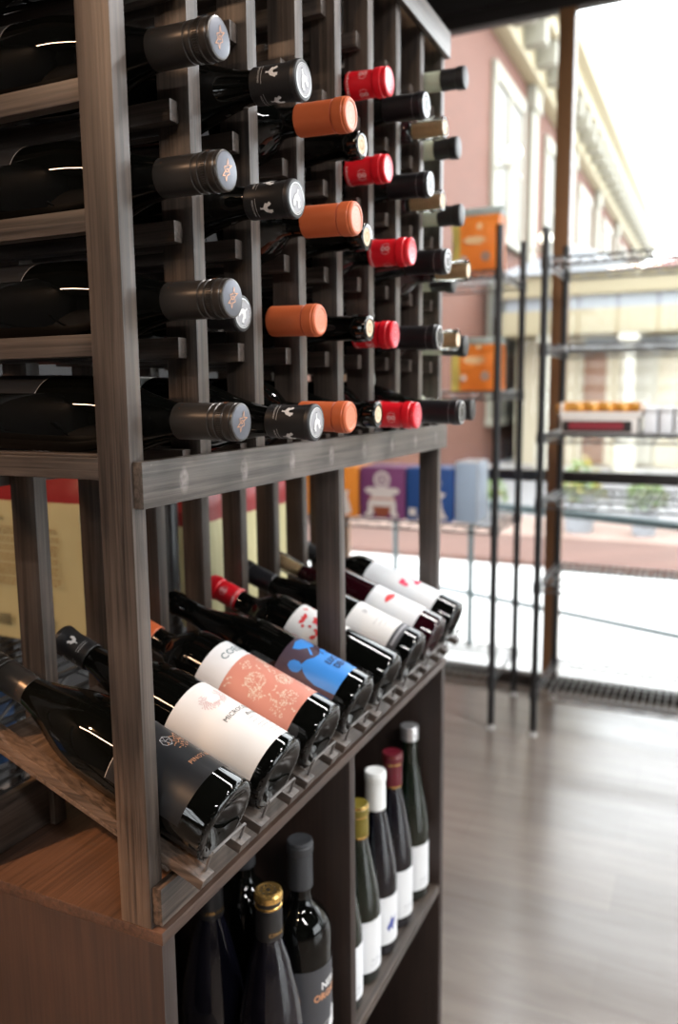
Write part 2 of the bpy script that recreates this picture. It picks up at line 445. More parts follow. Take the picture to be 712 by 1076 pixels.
        pr.f = top(z1-.0005); pr.ring((0, 0), .0078, .0004, 'orange', .0001, 30); pr.ring((0, 0), .004, .0004, 'orange', .0001, 20)
        parts.append(('capsule', to_mesh('capsule', bm, mats, .5), 'matte orange capsule'))
    elif cap == 'bare':
        mats += [M['cork'], M['cork_pale']]
        lathe(bm, [(.0096, Lz-.03), (.0097, Lz-.002, 0), (.0092, Lz-.0003, 1), (0, Lz-.0002)], 24)
        pr.f = top(Lz-.0002); pr.ring((0, 0), .0045, .0012, 'cork', .00015, 16)
        parts.append(('cork', to_mesh('cork', bm, mats, .5), 'bare cork end without a capsule'))
    elif cap == 'red':
        r = .0155; z1 = Lz+.001; z0 = z1-.052
        mats += [M['red'], M['red_pale']]
        lathe(bm, [(r+.0000, z0), (r+.0006, z0+.001), (r-.0004, z1-.020), (r-.0004, z1-.0185), (r+.0012, z1-.016), (r+.0014, z1-.008), (r+.0004, z1-.007), (r+.0002, z1-.005), (r+.0008, z1-.004), (r+.0004, z1-.001), (r-.0016, z1, 1), (r-.0030, z1-.0004, 1), (0, z1-.0004)], 44)
        pr.f = top(z1-.0004); pr.ring((0, 0), .0085, .0005, 'red_print', .0001, 30); pr.ring((0, 0), .0045, .0008, 'red_print', .0001, 16)
        pr.f = cyl(r+.0004)
        for u in (-.036, -.012, .012, .036):
            for dv in (-.0028, .0028):
                pr.ring((u, z1-.029+dv), .0022, .0011, 'red_print', .0004, 12); pr.disc((u, z1-.029+dv), .0008, 'red_print', .0005)
            pr.ring((u, z1-.029), .0062, .0005, 'red_print', .0004, 20, -.9, .9); pr.ring((u, z1-.029), .0062, .0005, 'red_print', .0004, 20, PI-.9, PI+.9)
        k = -.047
        while k < .047:
            w = random.choice((.0012, .0018, .0024)); pr.rect(k, k+w, z0+.0028, z0+.0028+random.choice((.002, .0026, .003)), 'red_print', .0006); k += w+.0010
        parts.append(('capsule', to_mesh('capsule', bm, mats, .5), 'bright red capsule with pale print'))
    elif cap == 'black_satin':
        r = .0156; z1 = Lz+.001; z0 = z1-.056
        mats += [M['blackgloss'], M['silver_print']]
        lathe(bm, [(r-.0008, z0), (r-.0002, z0+.001), (r-.0002, z1-.014), (r+.0008, z1-.012), (r+.0010, z1-.005), (r+.0002, z1-.004), (r+.0008, z1-.003), (r, z1-.0006), (r-.0014, z1, 1), (r-.0028, z1, 0), (r-.0034, z1-.0004), (0, z1-.0004)], 44)
        pr.f = top(z1-.0004); pr.ring((0, 0), .0075, .0014, 'silver_print', .0001, 28)
        pr.f = cyl(r); pr.rect(-.049, .049, z1-.015, z1-.0147, 'silver_print', .0003)
        parts.append(('capsule', to_mesh('capsule', bm, mats, .5), 'black satin capsule with a silver-edged top'))
    elif cap == 'cork_clear':
        mats += [M['clear']]
        ro = rn
        lathe(bm, [(ro-.002, Lz-.050), (ro, Lz-.052), (ro, Lz-.020), (ro+.0016, Lz-.018), (ro+.0018, Lz-.011), (ro+.0010, Lz-.009), (ro+.0010, Lz-.0015), (ro-.0004, Lz), (ro-.0032, Lz), (ro-.0034, Lz-.002), (ro-.0034, Lz-.0485), (0, Lz-.0485)], 36)
        parts.append(('glass_neck', to_mesh('glass_neck', bm, mats, .8), 'clear glass neck'))
        b2 = bmesh.new(); lathe(b2, [(0, Lz-.046), (.0098, Lz-.046), (.0100, Lz-.044), (.0100, Lz-.001, 0), (.0094, Lz-.0002, 1), (0, Lz-.0001)], 28)
        parts.append(('cork', to_mesh('cork', b2, [M['cork'], M['cork_pale']], .5), 'tan cork showing through the neck'))
    elif cap == 'short_black':
        r = .0150; z1 = Lz+.001; z0 = z1-.036
        mats += [M['blackcap']]
        lathe(bm, [(r-.0006, z0), (r, z0+.0008), (r-.0004, z1-.014), (r+.0010, z1-.012), (r+.0012, z1-.002), (r, z1-.0004), (r-.0016, z1), (0, z1)], 40)
        parts.append(('capsule', to_mesh('capsule', bm, mats, .5), 'short matte black capsule'))
    elif cap == 'gold':
        r = .0156; z1 = Lz+.0015; z0 = z1-.058
        mats += [M['blackcap'], M['gold']]
        lathe(bm, [(r+.0004, z0), (r+.0008, z0+.001), (r, z1-.0195, 1), (r+.0006, z1-.019, 1), (r+.0006, z1-.0165, 1), (r, z1-.016, 0), (r, z1-.0115, 1), (r+.0012, z1-.0105, 1), (r+.0016, z1-.008, 1), (r+.0010, z1-.006, 1), (r+.0014, z1-.004, 1), (r+.0004, z1-.001, 1), (r-.002, z1, 1), (r-.0034, z1-.0006, 1), (0, z1-.0006)], 44)
        pr.f = top(z1-.0006)
        for a in range(9): pr.disc((.0085*math.cos(a*.7), .0085*math.sin(a*.7)), .0016, 'blackcap', .0001, 6)
        pr.disc((0, 0), .0028, 'blackcap', .0001)
        pr.f = cyl(r+.0008)
        pr.text('CERRONE', .0062, 'gold', (-.006, z0+.009), spacing=1.1); pr.text('CERRONE', .0062, 'gold', (.042, z0+.009), spacing=1.1)
        parts.append(('capsule', to_mesh('capsule', bm, mats, .5), 'black capsule with gold top and rings'))
    elif cap in ('slate', 'white_cap', 'maroon', 'mustard', 'silver'):
        ln = dict(slate=.062, white_cap=.060, maroon=.056, mustard=.050, silver=.024)[cap]
        r = .0158; z1 = Lz+.001; z0 = z1-ln; g = 1 if cap in ('maroon', 'mustard') else 0
        mats += [M[cap], M['gold'] if g else M[cap]]
        if cap == 'silver':
            lathe(bm, [(r-.0004, z0), (r, z0+.0005), (r, z0+.005), (r-.0006, z0+.0055), (r-.0006, z0+.007), (r, z0+.0075), (r, z1-.008), (r-.0004, z1-.0075), (r-.0004, z1-.0065), (r+.0002, z1-.006), (r, z1-.0008), (r-.0012, z1), (0, z1)], 40)
        else:
            lathe(bm, [(r, z0, g), (r+.0003, z0+.0008, g), (r+.0003, z0+.003, 0), (r-.0002, z1-.0185, g), (r-.0002, z1-.0165, 0), (r+.0010, z1-.015), (r+.0012, z1-.006), (r+.0002, z1-.005, g), (r+.0008, z1-.0038, g if cap == 'mustard' else 0), (r+.0002, z1-.0008), (r-.0016, z1), (r-.0034, z1-.0006), (0, z1-.0006)], 40)
        parts.append(('screw_cap' if cap == 'silver' else 'capsule', to_mesh('capsule', bm, mats, .5), dict(slate='matte slate-grey capsule', white_cap='white capsule', maroon='maroon capsule with gold rings', mustard='mustard yellow capsule with gold top', silver='silver screw cap')[cap]))
    if label:
        bm = bmesh.new(); mats = []
        label(Print(bm, cyl(R), mats), R)
        parts.append(('label', to_mesh('label', bm, mats, 3.), None))
    KIND[key] = (parts, Lz, R)

def lab_dark(p, R):
    p.rect(-R*1.75, R*1.75, .027, .109, 'label_dark'); p.rect(-R*1.75, R*1.75, .1084, .1090, 'grey_print', .0003)
    hare = [(-.95, .1), (-.8, .6), (-.35, .75), (.05, .45), (.0, .0), (-.35, -.35), (-.8, -.2), (-.95, .1)]
    o = (-.004, .078)
    f = lambda q, s=.011: [(o[0]+x*s, o[1]+y*s) for x, y in q]
    p.line(f(hare), .0005, 'silver_print'); p.line(f([(-.8, .6), (-.55, .2), (-.15, .3), (.0, .0)]), .0004, 'silver_print'); p.line(f([(-.35, .75), (-.55, .2), (-.35, -.35)]), .0004, 'silver_print')
    p.line(f([(.05, .45), (.7, .35), (1.2, .75), (1.05, .2), (1.3, -.1), (.75, -.15), (.3, -.55), (.0, 0)]), .0007, 'copper'); p.line(f([(.7, .35), (.75, -.15), (.3, -.05), (.7, .35)]), .0006, 'copper')
    random.seed(3)
    for k in range(44):
        a = random.uniform(PI*.95, PI*2.0); q = random.uniform(.5, 1.15)
        p.disc((o[0]+.004+.011*q*math.cos(a), o[1]-.001+.011*q*math.sin(a)), random.choice((.0005, .0007)), 'copper', .0005, 5)
    p.text('PINOT NERO', .0066, 'copper', (.006, .048), spacing=1.12); p.text('- 1 -', .004, 'silver_print', (.010, .057))
    for k, v in enumerate((.096, .090, .084)): p.ring((-.030, v+.002), .0016, .0006, 'copper', .0005, 10)
    p.ring((-.014, .103), .0018, .0006, 'copper', .0005, 10); p.ring((-.007, .1035), .0014, .0005, 'copper', .0005, 10)

def lab_micro(p, R):
    p.rect(-R*1.62, R*1.62, .015, .119, 'paper')
    random.seed(5)
    for ring_i in range(7):
        q = .0068+.0011*ring_i
        for k in range(26):
            a = 2*PI*k/26+.12*ring_i
            if PI*.30 < (a % (2*PI)) < PI*.62: continue
            if random.random() < .16: continue
            c = (-.008+q*math.cos(a)*1.25, .094+q*math.sin(a)*.85)
            p.line([c, (c[0]+.0011*math.cos(a+.5), c[1]+.0011*math.sin(a+.5))], .0006, 'mauve')
    p.line([(.003, .090), (.010, .083), (.013, .080)], .0004, 'mauve')
    p.text('MICROCOSMO', .0078, 'black_print', (.0015, .0665), spacing=1.02)
    p.text('Bovale', .0070, 'black_print', (.005, .0565), shear=.5)
    for k, (v, n) in enumerate(((.0500, 16), (.0445, 13), (.0385, 18), (.0345, 15), (.0270, 20), (.0225, 14))):
        u = -.012+(.004 if k < 4 else .008)
        for j in range(n):
            w = random.choice((.0008, .0012, .0016)); p.rect(u, u+w, v, v+.0011, 'grey_print', .0004); u += w+.0007

def flora(p, c, r, n, key, seed, sq=.00085):
    random.seed(seed)
    for k in range(n):
        a = random.uniform(0, 2*PI); q = r*math.sqrt(random.random())
        p.disc((c[0]+q*math.cos(a), c[1]+q*math.sin(a)), sq*random.uniform(.7, 1.2), key, .0005+.0001*random.random(), 4, random.random())

def lab_coelia(p, R):
    p.rect(-R*1.62, R*1.62, .030, .153, 'paper_cool')
    p.rect(-R*1.62, R*1.62, .030, .121, 'coral', .0003)
    p.text('COELIA', .0125, 'teal', (-.0005, .136), spacing=1.05)
    for j, (c, r, n) in enumerate([((-.002, .048), .0090, 150), ((-.026, .064), .010, 95), ((-.038, .058), .007, 50), ((.010, .075), .006, 34), ((.016, .036), .0075, 50), ((.028, .058), .009, 70), ((-.014, .079), .006, 30),
                                   ((-.022, .034), .0085, 60), ((.006, .028), .004, 22), ((.032, .034), .008, 50), ((-.040, .036), .008, 40), ((.020, .066), .004, 18)]):
        flora(p, (c[0], .030+(c[1]-.022)*1.41), r*1.15, int(n*1.2), 'cream_print', 40+j)
    random.seed(11)
    for j in range(34):
        c = (random.uniform(-.045, .045), random.uniform(.036, .114)); a = random.uniform(0, 6.28); l = random.uniform(.004, .009)
        P = [(c[0]+l*t*math.cos(a+t*.9), min(.118, max(.033, c[1]+l*t*math.sin(a+t*.9)))) for t in (0, .35, .7, 1)]
        p.line(P, .0006, 'cream_print')
        p.disc(P[-1], .0014, 'cream_print', .0005, 5); p.disc(P[1], .0011, 'cream_print', .0005, 5)
    for a in range(5): p.disc((.002+.0022*math.cos(a*1.26), .093+.0022*math.sin(a*1.26)), .0014, 'cream_print', .0006, 6)

def lab_blue(p, R):
    p.rect(-R*1.6, R*1.6, .024, .106, 'plum')
    f0 = p.f; p.f = lambda u, v, d: f0((u-.002)*1.12, .024+(v-.024)*1.24, d)
    p.poly([(-.0185, .079), (-.0215, .0755), (-.0225, .071), (-.0205, .0665), (-.016, .0645), (-.0115, .0665), (-.0095, .071), (-.0105, .076), (-.014, .079)], 'blue')
    p.poly([(-.0115, .0675), (-.004, .0655), (.003, .061), (.0105, .0595), (.016, .0615), (.024, .058), (.030, .050), (.030, .024), (-.022, .024), (-.0235, .046), (-.021, .056), (-.017, .062)], 'blue')
    p.poly([(.000, .084), (.010, .087), (.024, .086), (.027, .076), (.020, .070), (.010, .0735), (.003, .078)], 'blue')
    p.poly([(.0035, .0655), (.0125, .0745), (.0145, .0735), (.0055, .0640)], 'blue')
    p.poly([(.0140, .0560), (.0200, .0600), (.0260, .0570), (.0300, .0620), (.0260, .0660), (.0180, .0650)], 'plum', .0006); p.poly([(.0165, .0575), (.0215, .0610), (.0260, .0590), (.0270, .0620), (.0220, .0645), (.0175, .0625)], 'blue', .0008)
    p.text('LUCI', .0092, 'blue_ink', (.0145, .0465), lift=.0011, bold=.0003); p.text('DEI', .0092, 'blue_ink', (.0125, .0375), lift=.0011, bold=.0003); p.text('DAL', .0060, 'blue_ink', (.0225, .0375), lift=.0011)
    p.disc((.026, .028), .0016, 'blue_ink', .0009); p.f = f0

def petal(p, c, a, l, w, key, lift=.0005):
    p.poly([(l*t, w*math.sin(PI*t)**.8*(1 if s else -1)) for s, ts in ((1, (0, .25, .5, .75, 1)), (0, (.75, .5, .25))) for t in ts], key, lift, c, a)

def lab_floral(p, R):
    p.rect(-R*1.3, R*1.3, .078, .149, 'paper'); f0 = p.f; p.f = lambda u, v, d: f0(u, v+.050, d)
    for c, n, l in (((-.004, .064), 6, .0095), ((.020, .050), 5, .006)):
        for k in range(n): petal(p, c, k*2*PI/n+.4, l, l*.36, 'red_ink' if k % 3 else 'crimson')
    for c, a, l in (((-.012, .080), .6, .011), ((-.012, .080), 2.6, .011), ((-.012, .080), 1.5, .008), ((.012, .066), .3, .013), ((.012, .066), -.5, .010), ((.004, .088), 1.8, .006), ((.004, .088), .5, .006), ((-.026, .054), 2.2, .010), ((-.026, .054), .4, .009), ((.030, .078), .9, .009), ((.030, .078), 2.8, .009)):
        petal(p, c, a, l, l*.26, 'red_ink')
    for c in ((-.018, .069), (-.019, .060), (-.022, .078), (.020, .086), (.034, .062)): p.disc(c, .0022, 'red_ink', .0005, 10)
    p.text('Rosso', .009, 'black_print', (.010, .041), shear=.4); p.f = f0

def lab_grey(p, R):
    p.rect(-R*1.4, R*1.4, .023, .104, 'paper'); p.rect(-R*1.4, R*1.4, .023, .036, 'label_grey', .0003)
    p.rect(-R*.9, R*.9, .028, .0312, 'grey_print', .0005)
    p.ring((-.006, .088), .0036, .0009, 'grey_print', .0005, 14); p.disc((-.006, .088), .0018, 'grey_print', .0005)
    for k in range(3): p.rect(-.020+.004*k, .012, .066-.007*k, .0668-.007*k, 'grey_print', .0004)

def lab_leaf(p, R):
    p.rect(-R*1.3, R*1.3, .033, .116, 'paper_cool')
    for s in (1, -1):
        p.poly([(-.014, 0), (-.008, .0035*s+.001), (0, .0052*s+.001), (.008, .0035*s), (.014, 0)], 'red_ink', .0005+.0001*s, (-.004, .086), -.12)
    p.line([(-.017, .0875), (.010, .0845)], .0006, 'crimson', .0008)
    p.text('VINO', .006, 'grey_print', (.002, .052))

def lab_letter(p, R):
    p.rect(-R*1.3, R*1.3, .038, .163, 'paper_cool')
    for q in ([(-.012, .078), (-.002, .078), (-.002, .072), (-.006, .072), (-.006, .066), (-.012, .066)], [(.006, .070), (.012, .070), (.012, .056), (-.001, .056), (-.001, .062), (.006, .062)]):
        p.poly([(1.25*a, 1.3*b) for a, b in q], 'crimson', .0005, (-.002, .004))

def lab_nero(p, R):
    p.rect(-R*1.35, R*1.35, .055, .150, 'label_grey')
    p.text('NERO', .0135, 'white_print', (.004, .124), bold=.0005); p.text('ORGANICO', .0125, 'copper', (.008, .110), bold=.0005)
    p.poly([(-.004, .055), (-.002, .066), (.003, .074), (.004, .081), (.010, .087), (.015, .080), (.022, .074), (.026, .060), (.028, .055)], 'white_print', .0005)
    p.poly([(.001, .071), (.006, .081), (.011, .080), (.006, .071)], 'grey_print', .0008)
    for k in range(12): p.line([(-.030+.002*k, .057+.0012*k), (-.018+.0016*k, .066+.0006*k)], .0005, 'white_print')

def lab_white(bird=False):
    def f(p, R):
        p.rect(-R*1.35, R*1.35, .020, .098 if bird else .101, 'paper_cool')
        if bird:
            p.poly([(-.010, .048), (-.004, .056), (.000, .066), (.002, .058), (.008, .060), (.013, .064), (.006, .053), (.003, .046), (.004, .040), (-.002, .046), (-.006, .040)], 'indigo')
        else:
            p.text('Riesling', .006, 'grey_print', (.0, .038), shear=.3); p.rect(-.010, .012, .030, .0306, 'grey_print', .0004)
    return f

RB = .0383
kind('pewter', 'burgundy', RB, .295, 'glass', 'screw_grey', lab_dark, True)
kind('rooster', 'burgundy', RB, .293, 'glass', 'black_rooster', lab_micro, True)
kind('orange', 'bordeaux', RB, .290, 'glass', 'orange', lab_coelia, True)
kind('bare', 'burgundy', RB, .292, 'glass', 'bare', lab_blue, True)
kind('red', 'bordeaux', .0375, .290, 'glass', 'red', lab_floral)
kind('black', 'burgundy', RB, .296, 'glass', 'black_satin', lab_grey)
kind('cork', 'bordeaux', .0375, .292, 'glass_red', 'cork_clear', lab_leaf)
kind('pale', 'bordeaux', .0375, .296, 'glass_pale', 'short_black', lab_letter)
kind('letter', 'bordeaux', .0375, .296, 'glass', 'short_black', lab_letter)
kind('gold', 'flute', .0385, .285, 'glass_blue', 'gold', None)
kind('nero', 'bordeaux', .0385, .306, 'glass', 'slate', lab_nero)
kind('plain_slate', 'bordeaux', .0375, .302, 'glass', 'slate', lab_white())
kind('silver', 'flute', .0335, .303, 'glass_green', 'silver', lab_white())
kind('maroon', 'flute', .0335, .290, 'glass_blue', 'maroon', lab_white())
kind('white', 'flute', .0335, .290, 'glass_blue', 'white_cap', lab_white(True))
kind('mustard', 'flute', .0335, .270, 'glass_green', 'mustard', lab_white())
kind('green', 'flute', .0335, .300, 'glass_green', 'silver', None)

def bottle(key, label, group, loc, rot, roll=0.):
    e = Euler(rot).to_matrix() @ Matrix.Rotation(roll, 3, 'Z')
    t = thing('wine_bottle', label, 'wine bottle', (loc[0], loc[1], loc[2]+H), group, e.to_euler())
    for n, me, lb in KIND[key][0]:
        o = link(n, me, t)
        if lb: o['label'] = lb
    return t

# ---------------------------------------------------------------- the wine rack
P = .096; T = .017; D = .0325
rack = thing('wine_rack', 'dark-stained slatted wooden wine rack on a base cabinet, filled with bottles', 'wine rack', (.38, .14, 0))
ROWP = .0968
def rail_z(j): return -.0521+ROWP*j
for k in range(9):
    x1 = k*P; x0 = x1-T
    z0 = -.4545 if k in (0, 8) else (-.4167 if k == 4 else -.088)
    o = obj('corner_post' if k in (0, 8) else 'upright', bbox(x0, x1, 0, D, z0, .545, bev=.0012), WZ, rack)
    if k == 0: o['label'] = 'scuffed near corner post'
    obj('rear_upright', bbox(x0, x1, .2005, .2005+D, -.4545, .545, bev=.0012), WZ, rack)
rail_me = {}
for k in range(8):
    for j in range(6):
        for s, (x0, x1) in enumerate(((k*P, k*P+.0125), ((k+1)*P-T-.0125, (k+1)*P-T))):
            z1 = rail_z(j)
            if 'r' not in rail_me:
                o = obj('bottle_rail', bbox(x0, x1, .0105, .243, z1-.0175, z1, bev=.0008), WY, rack); rail_me['r'] = o.data
            else:
                link('bottle_rail', rail_me['r'], rack, ((x0+x1)/2-.38, (.0105+.243)/2-.14, z1-.0175+H))
obj('front_beam', bbox(-.0145, .7685, -.0096, -.0001, -.0933, -.0559, bev=.0009), beam_wood(), rack)
obj('rear_beam', bbox(-.0145, .7685,   .2335, .243, -.0933, -.0559, bev=.0009), WX, rack)
obj('side_beam', bbox(-T+.002, -.0002, D+.0002, .2000, -.0715, -.0535, bev=.0009), WY, rack)
obj('top_beam', bbox(-.0145, .7685, -.0096, -.0001, .505, .542, bev=.0009), WX, rack)
obj('top_board', bbox(-T, .768, .0335, .2000, .522, .540, bev=.0015), WX, rack)
obj('lower_rail', bbox(-.0145, .7685, -.0096, -.0001, -.4503, -.4167, bev=.0009), WX, rack)
obj('rear_lower_rail', bbox(.0002, P-T-.0002,   .207, .216, -.452, -.398, bev=.0009), WX, rack)
SL = .383; 
def bz(y): return -.3741+SL*(y-.0486)       # surface of the sloping display slats
def sloped(x0, x1, y0, y1, t0, t1, bev=.0009):
    n = Vector((-SL, 1)).normalized()
    a = Vector((y0, bz(y0))); b = Vector((y1, bz(y1)))
    q = [a-n*t1, b-n*t1, b-n*t0, a-n*t0]
    return prism_yz(x0, x1, [(v.x, v.y) for v in q], bev)
obj('display_board', sloped(.0003, 8*P-T-.0003, -.010, .2000, .0098, .0145), WX, rack)
for k in range(8):
    for dx, nm in ((.0, 'display_slat'), (.0605, 'display_slat')):
        obj(nm, sloped(k*P+dx+(.0003 if k == 0 else 0), k*P+dx+.0175, -.0425, .2000, .0, .0097), WY, rack)
    bm = bmesh.new(); n = Vector((0, -SL, 1)).normalized()
    y = -.0365; b0 = Vector((0, y, bz(y)+H))
    xs = (k*P+.0125, k*P+.0685)
    c0 = Vector((xs[0], 0, 0))+b0-n*.004; c1 = Vector((xs[1], 0, 0))+b0-n*.004
    hgt = .0215
    pts = [c0, c0+n*(hgt-.002), c0+n*hgt+Vector((.002, 0, 0)), c1+n*hgt-Vector((.002, 0, 0)), c1+n*(hgt-.002), c1]
    tube(bm, pts, .00135, 8)
    obj('bottle_stop_wire', bm, M['steel'], rack)
# base cabinet
obj('cabinet_top', bbox(-.0172, .772, -.0112, .296, -.4665, -.4547, bev=.001), WSLAB, rack)
o = obj('side_panel', bbox(-.0168, .0012, -.010, .290, -H+.002, -.4667, bev=.001), WPANEL, rack)
obj('side_panel', bbox(.7505, .7685, -.010, .290, -H+.002, -.4667, bev=.001), WPANEL, rack)
obj('divider_panel', bbox(.374, .391, -.008, .280, -.8805, -.4668, bev=.001), WPANEL, rack)
obj('shelf', bbox(.0014, .3738, -.009, .280, -.8805, -.8655, bev=.001), WX, rack)
obj('shelf', bbox(.3912, .7503, -.009, .280, -.8805, -.8655, bev=.001), WX, rack)
obj('back_panel', bbox(.0014, .7503, .2805, .2895, -H+.002, -.4668, bev=.0005), WPANEL, rack)
obj('bottom_panel', bbox(.0014, .7503, -.006, .280, -H+.002, -H+.10, bev=.001), WPANEL, rack)

# ---------------------------------------------------------------- bottles lying in the rack
ROWW = ['bottom row', 'second row from bottom', 'third row from bottom', 'fourth row from bottom', 'fifth row from bottom', 'sixth row from bottom']
CK = ['pewter', 'rooster', 'orange', 'bare', 'red', 'black', 'cork', 'pale']
CD = ['grey screw-capped wine bottle in the nearest rack column', 'wine bottle with a black rooster-printed capsule in the rack',
      'wine bottle with an orange capsule in the rack', 'black-necked wine bottle with bare cork end in the rack',
      'wine bottle with a bright red capsule in the rack', 'wine bottle with a long black capsule in the rack',
      'wine bottle with tan cork in clear neck in the rack', 'pale-necked wine bottle with short black capsule in the rack']
CG = ['screw-capped bottles in the rack', 'rooster-capped bottles in the rack', 'orange-capped bottles in the rack', 'cork-ended bottles in the rack', 'red-capped bottles in the rack', 'black-capped bottles in the rack', 'clear-necked bottles in the rack', 'pale bottles in the rack']
# measured cap ends: (y of the cap face, z of the cap axis) from the bottom row up
CAPS = [[(-.0673, -.0275), (-.0618, .0694), (-.0597, .1647), (-.0565, .2598), (-.058, .356)],
        [(-.0867, -.0324), (-.0127, .0656), (-.0701, .1615), (-.0786, .2561)],
        [(-.0777, -.0299), (-.0449, .0665), (-.0852, .1616), (-.080, .2566)],
        [(-.0692, -.0299), (-.0592, .0636), (-.0563, .1617), (-.0505, .2553)],
        [(-.0809, -.0345), (-.0515, .0623), (-.0732, .157), (-.043, .2534), (-.0445, .3482)],
        [(-.1085, -.0324), (-.0768, .0649), (-.0872, .1586), (-.0628, .2547), (-.0564, .3496)],
        [(-.0465, -.0280), (-.0739, .0683), (-.0875, .1620), (-.0492, .2580), (-.0519, .3540)],
        [(-.0697, -.0343), (-.0573, .0618), (-.0373, .1538), (-.0482, .2526), (-.0416, .3472), (-.0511, .4448)]]
for k in range(8):
    key = CK[k]; Lz, R = KIND[key][1], KIND[key][2]
    for j, (yc, zc) in enumerate(CAPS[k]):
        x = k*P+.0395
        zb = rail_z(j)+math.sqrt(R*R-.027**2)+.0006         # axis height of a bottle resting on its two rails
        tilt = math.atan2(zb-zc, .30)
        lb = CD[k]+', '+ROWW[j]
        # the bottle pivots where its body rests, near y = .13
        L = Lz+.001
        tilt = max(-.006, min(.03, tilt))
        y0 = yc+L*math.cos(tilt); z0 = zb+math.sin(tilt)*(y0-.13)
        roll = {0: PI-.6, 1: PI-.2, 2: 0., 3: .3, 4: .9, 5: 0, 6: 0, 7: 0}[k]+(.35*((j*7+k*3) % 5-2) if k else .1*(j-2))
        bottle(key, lb, CG[k], (x, y0, z0), (PI/2+tilt, 0, 0), roll)

# ---------------------------------------------------------------- bottles on the sloping display
DK = ['pewter', 'rooster', 'orange', 'bare', 'red', 'black', 'cork', 'letter']
DD = ['dark bottle with a charcoal label and copper drawing, nearest on the sloping display', 'bottle with a white label lettered MICROCOSMO on the sloping display',
      'bottle with a white and coral floral label on the sloping display', 'bottle with a bright blue figure label on the sloping display',
      'red-capped bottle with a red floral white label on the sloping display', 'bottle with a white label banded grey on the sloping display',
      'bottle with a red leaf on its white label on the sloping display', 'bottle with pinkish red blocks on its white label, farthest on the sloping display']
th = math.atan(SL)
DROLL = [.16, .10, .06, -.42, -.25, -.2, -.25, -.2]
for k in range(8):
    key = DK[k]; Lz, R = KIND[key][1], KIND[key][2]
    n = Vector((0, -math.sin(th), math.cos(th))); ax = Vector((0, math.cos(th), math.sin(th)))
    yb = -.0315; foot = Vector((k*P+.0395, yb, bz(yb)))
    hh = math.sqrt(R*R-.0215**2) if False else R          # touches both slats
    gap = .0215
    hh = math.sqrt(R*R-gap*gap)+.0004
    c = foot+n*hh
    bottle(key, DD[k], 'tilted display bottles', c, (-(PI/2-th), 0, 0), DROLL[k])

# ---------------------------------------------------------------- bottles standing in the cabinet
ZS = -.8653
for key, x, y, roll, lb in [
    ('gold', .238, .036, .2, 'gold-topped dark bottle standing at the front of the cabinet, nearest compartment'),
    ('nero', .318, .036, -.04, 'bottle with a slate capsule and grey label lettered NERO, standing against the cabinet divider'),
    ('gold', .243, .122, -.3, 'dark bottle with gold neck rings standing behind the front gold-topped bottle'),
    ('plain_slate', .333, .130, .9, 'slate-capped dark bottle in the shade behind, its capsule cut off by the cabinet top'),
    ('silver', .713, .034, -.35, 'silver screw-capped green bottle with a white label standing farthest in the cabinet'),
    ('maroon', .632, .034, -.3, 'maroon-capped bottle with a white label standing beside the silver-capped one'),
    ('white', .5615, .034, -.35, 'white-capped bottle with an indigo bird on its white label'),
    ('mustard', .4935, .034, -.3, 'mustard-capped bottle with a white label standing beside the white-capped one'),
    ('mustard', .4258, .034, -.3, 'bottle mostly hidden by the cabinet divider, only the edge of its white label showing'),
    ('green', .600, .118, 0, 'dark green bottle standing behind the row of white-labelled bottles')]:
    bottle(key, lb, 'bottles standing in the cabinet', (x, y, ZS), (0, 0, 0), roll)

# ---------------------------------------------------------------- room shell
X0, XW, Y0, Y1, ZC = -5.5, 3.05, -7.0, 1.75, 1.74
def shell(name, bm, m): return struct(obj(name, bm, m))
shell('floor', bbox(X0, XW+.06, Y0, Y1, -H-.08, -H), floor_mat())
shell('ceiling', bbox(X0, XW+.06, Y0, Y1, ZC, ZC+.08), M['ceiling'])
shell('wall_left', bbox(X0, XW+.06, Y1, Y1+.1, -H-.08, ZC+.08), M['wall_dark'])
def window(name, axis, at, a0, a1, mulls, z0, z1, rails, th=.06, w=.065):
    """a glazed opening in the plane axis = at, from a0 to a1; mulls and rails are centre lines"""
    e = struct(link(name, None, None, ((at, (a0+a1)/2, z0+H) if axis == 'x' else ((a0+a1)/2, at, z0+H))))
    def b(bm, p0, p1, q0, q1, dep=th, off=0., mi=0):
        if axis == 'x': box(bm, at+off, at+off+dep, p0, p1, q0, q1, .002, mi)
        else: box(bm, p0, p1, at+off-dep, at+off, q0, q1, .002, mi)
    bm = bmesh.new()
    b(bm, a0, a1, z0, z0+.05); b(bm, a0, a1, z1-.06, z1)
    o = struct(obj('frame', bm, M['mullion'], e))
    for c in mulls:
        bm = bmesh.new(); b(bm, c-w/2, c+w/2, z0+.05, z1-.06); struct(obj('mullion', bm, [M['mullion_warm'] if name == 'window_1' else M['mullion']], e))
    for r in rails:
        bm = bmesh.new(); b(bm, a0, a1, r-.024, r+.024, th*.8, .004); struct(obj('rail', bm, M['mullion'], e))
    cs = list(mulls)
    for c0, c1 in zip(cs, cs[1:]):
        bm = bmesh.new(); b(bm, c0+w/2, c1-w/2, z0+.05, z1-.06, .006, (th*.5 if axis == 'x' else -th*.5))
        struct(obj('pane', bm, M['pane'], e))
    return e
MU = [Y0+.04, -6.0, -5.1, -4.2, -3.33, -2.45, -1.53, -.65, .2225, 1.25, Y1-.04]
window('window_1', 'x', XW, Y0, Y1, MU, -H, 1.58, [-.369])
shell('trim_1', bbox(XW-.02, XW+.06, Y0, Y1, 1.58, ZC), M['mullion'])
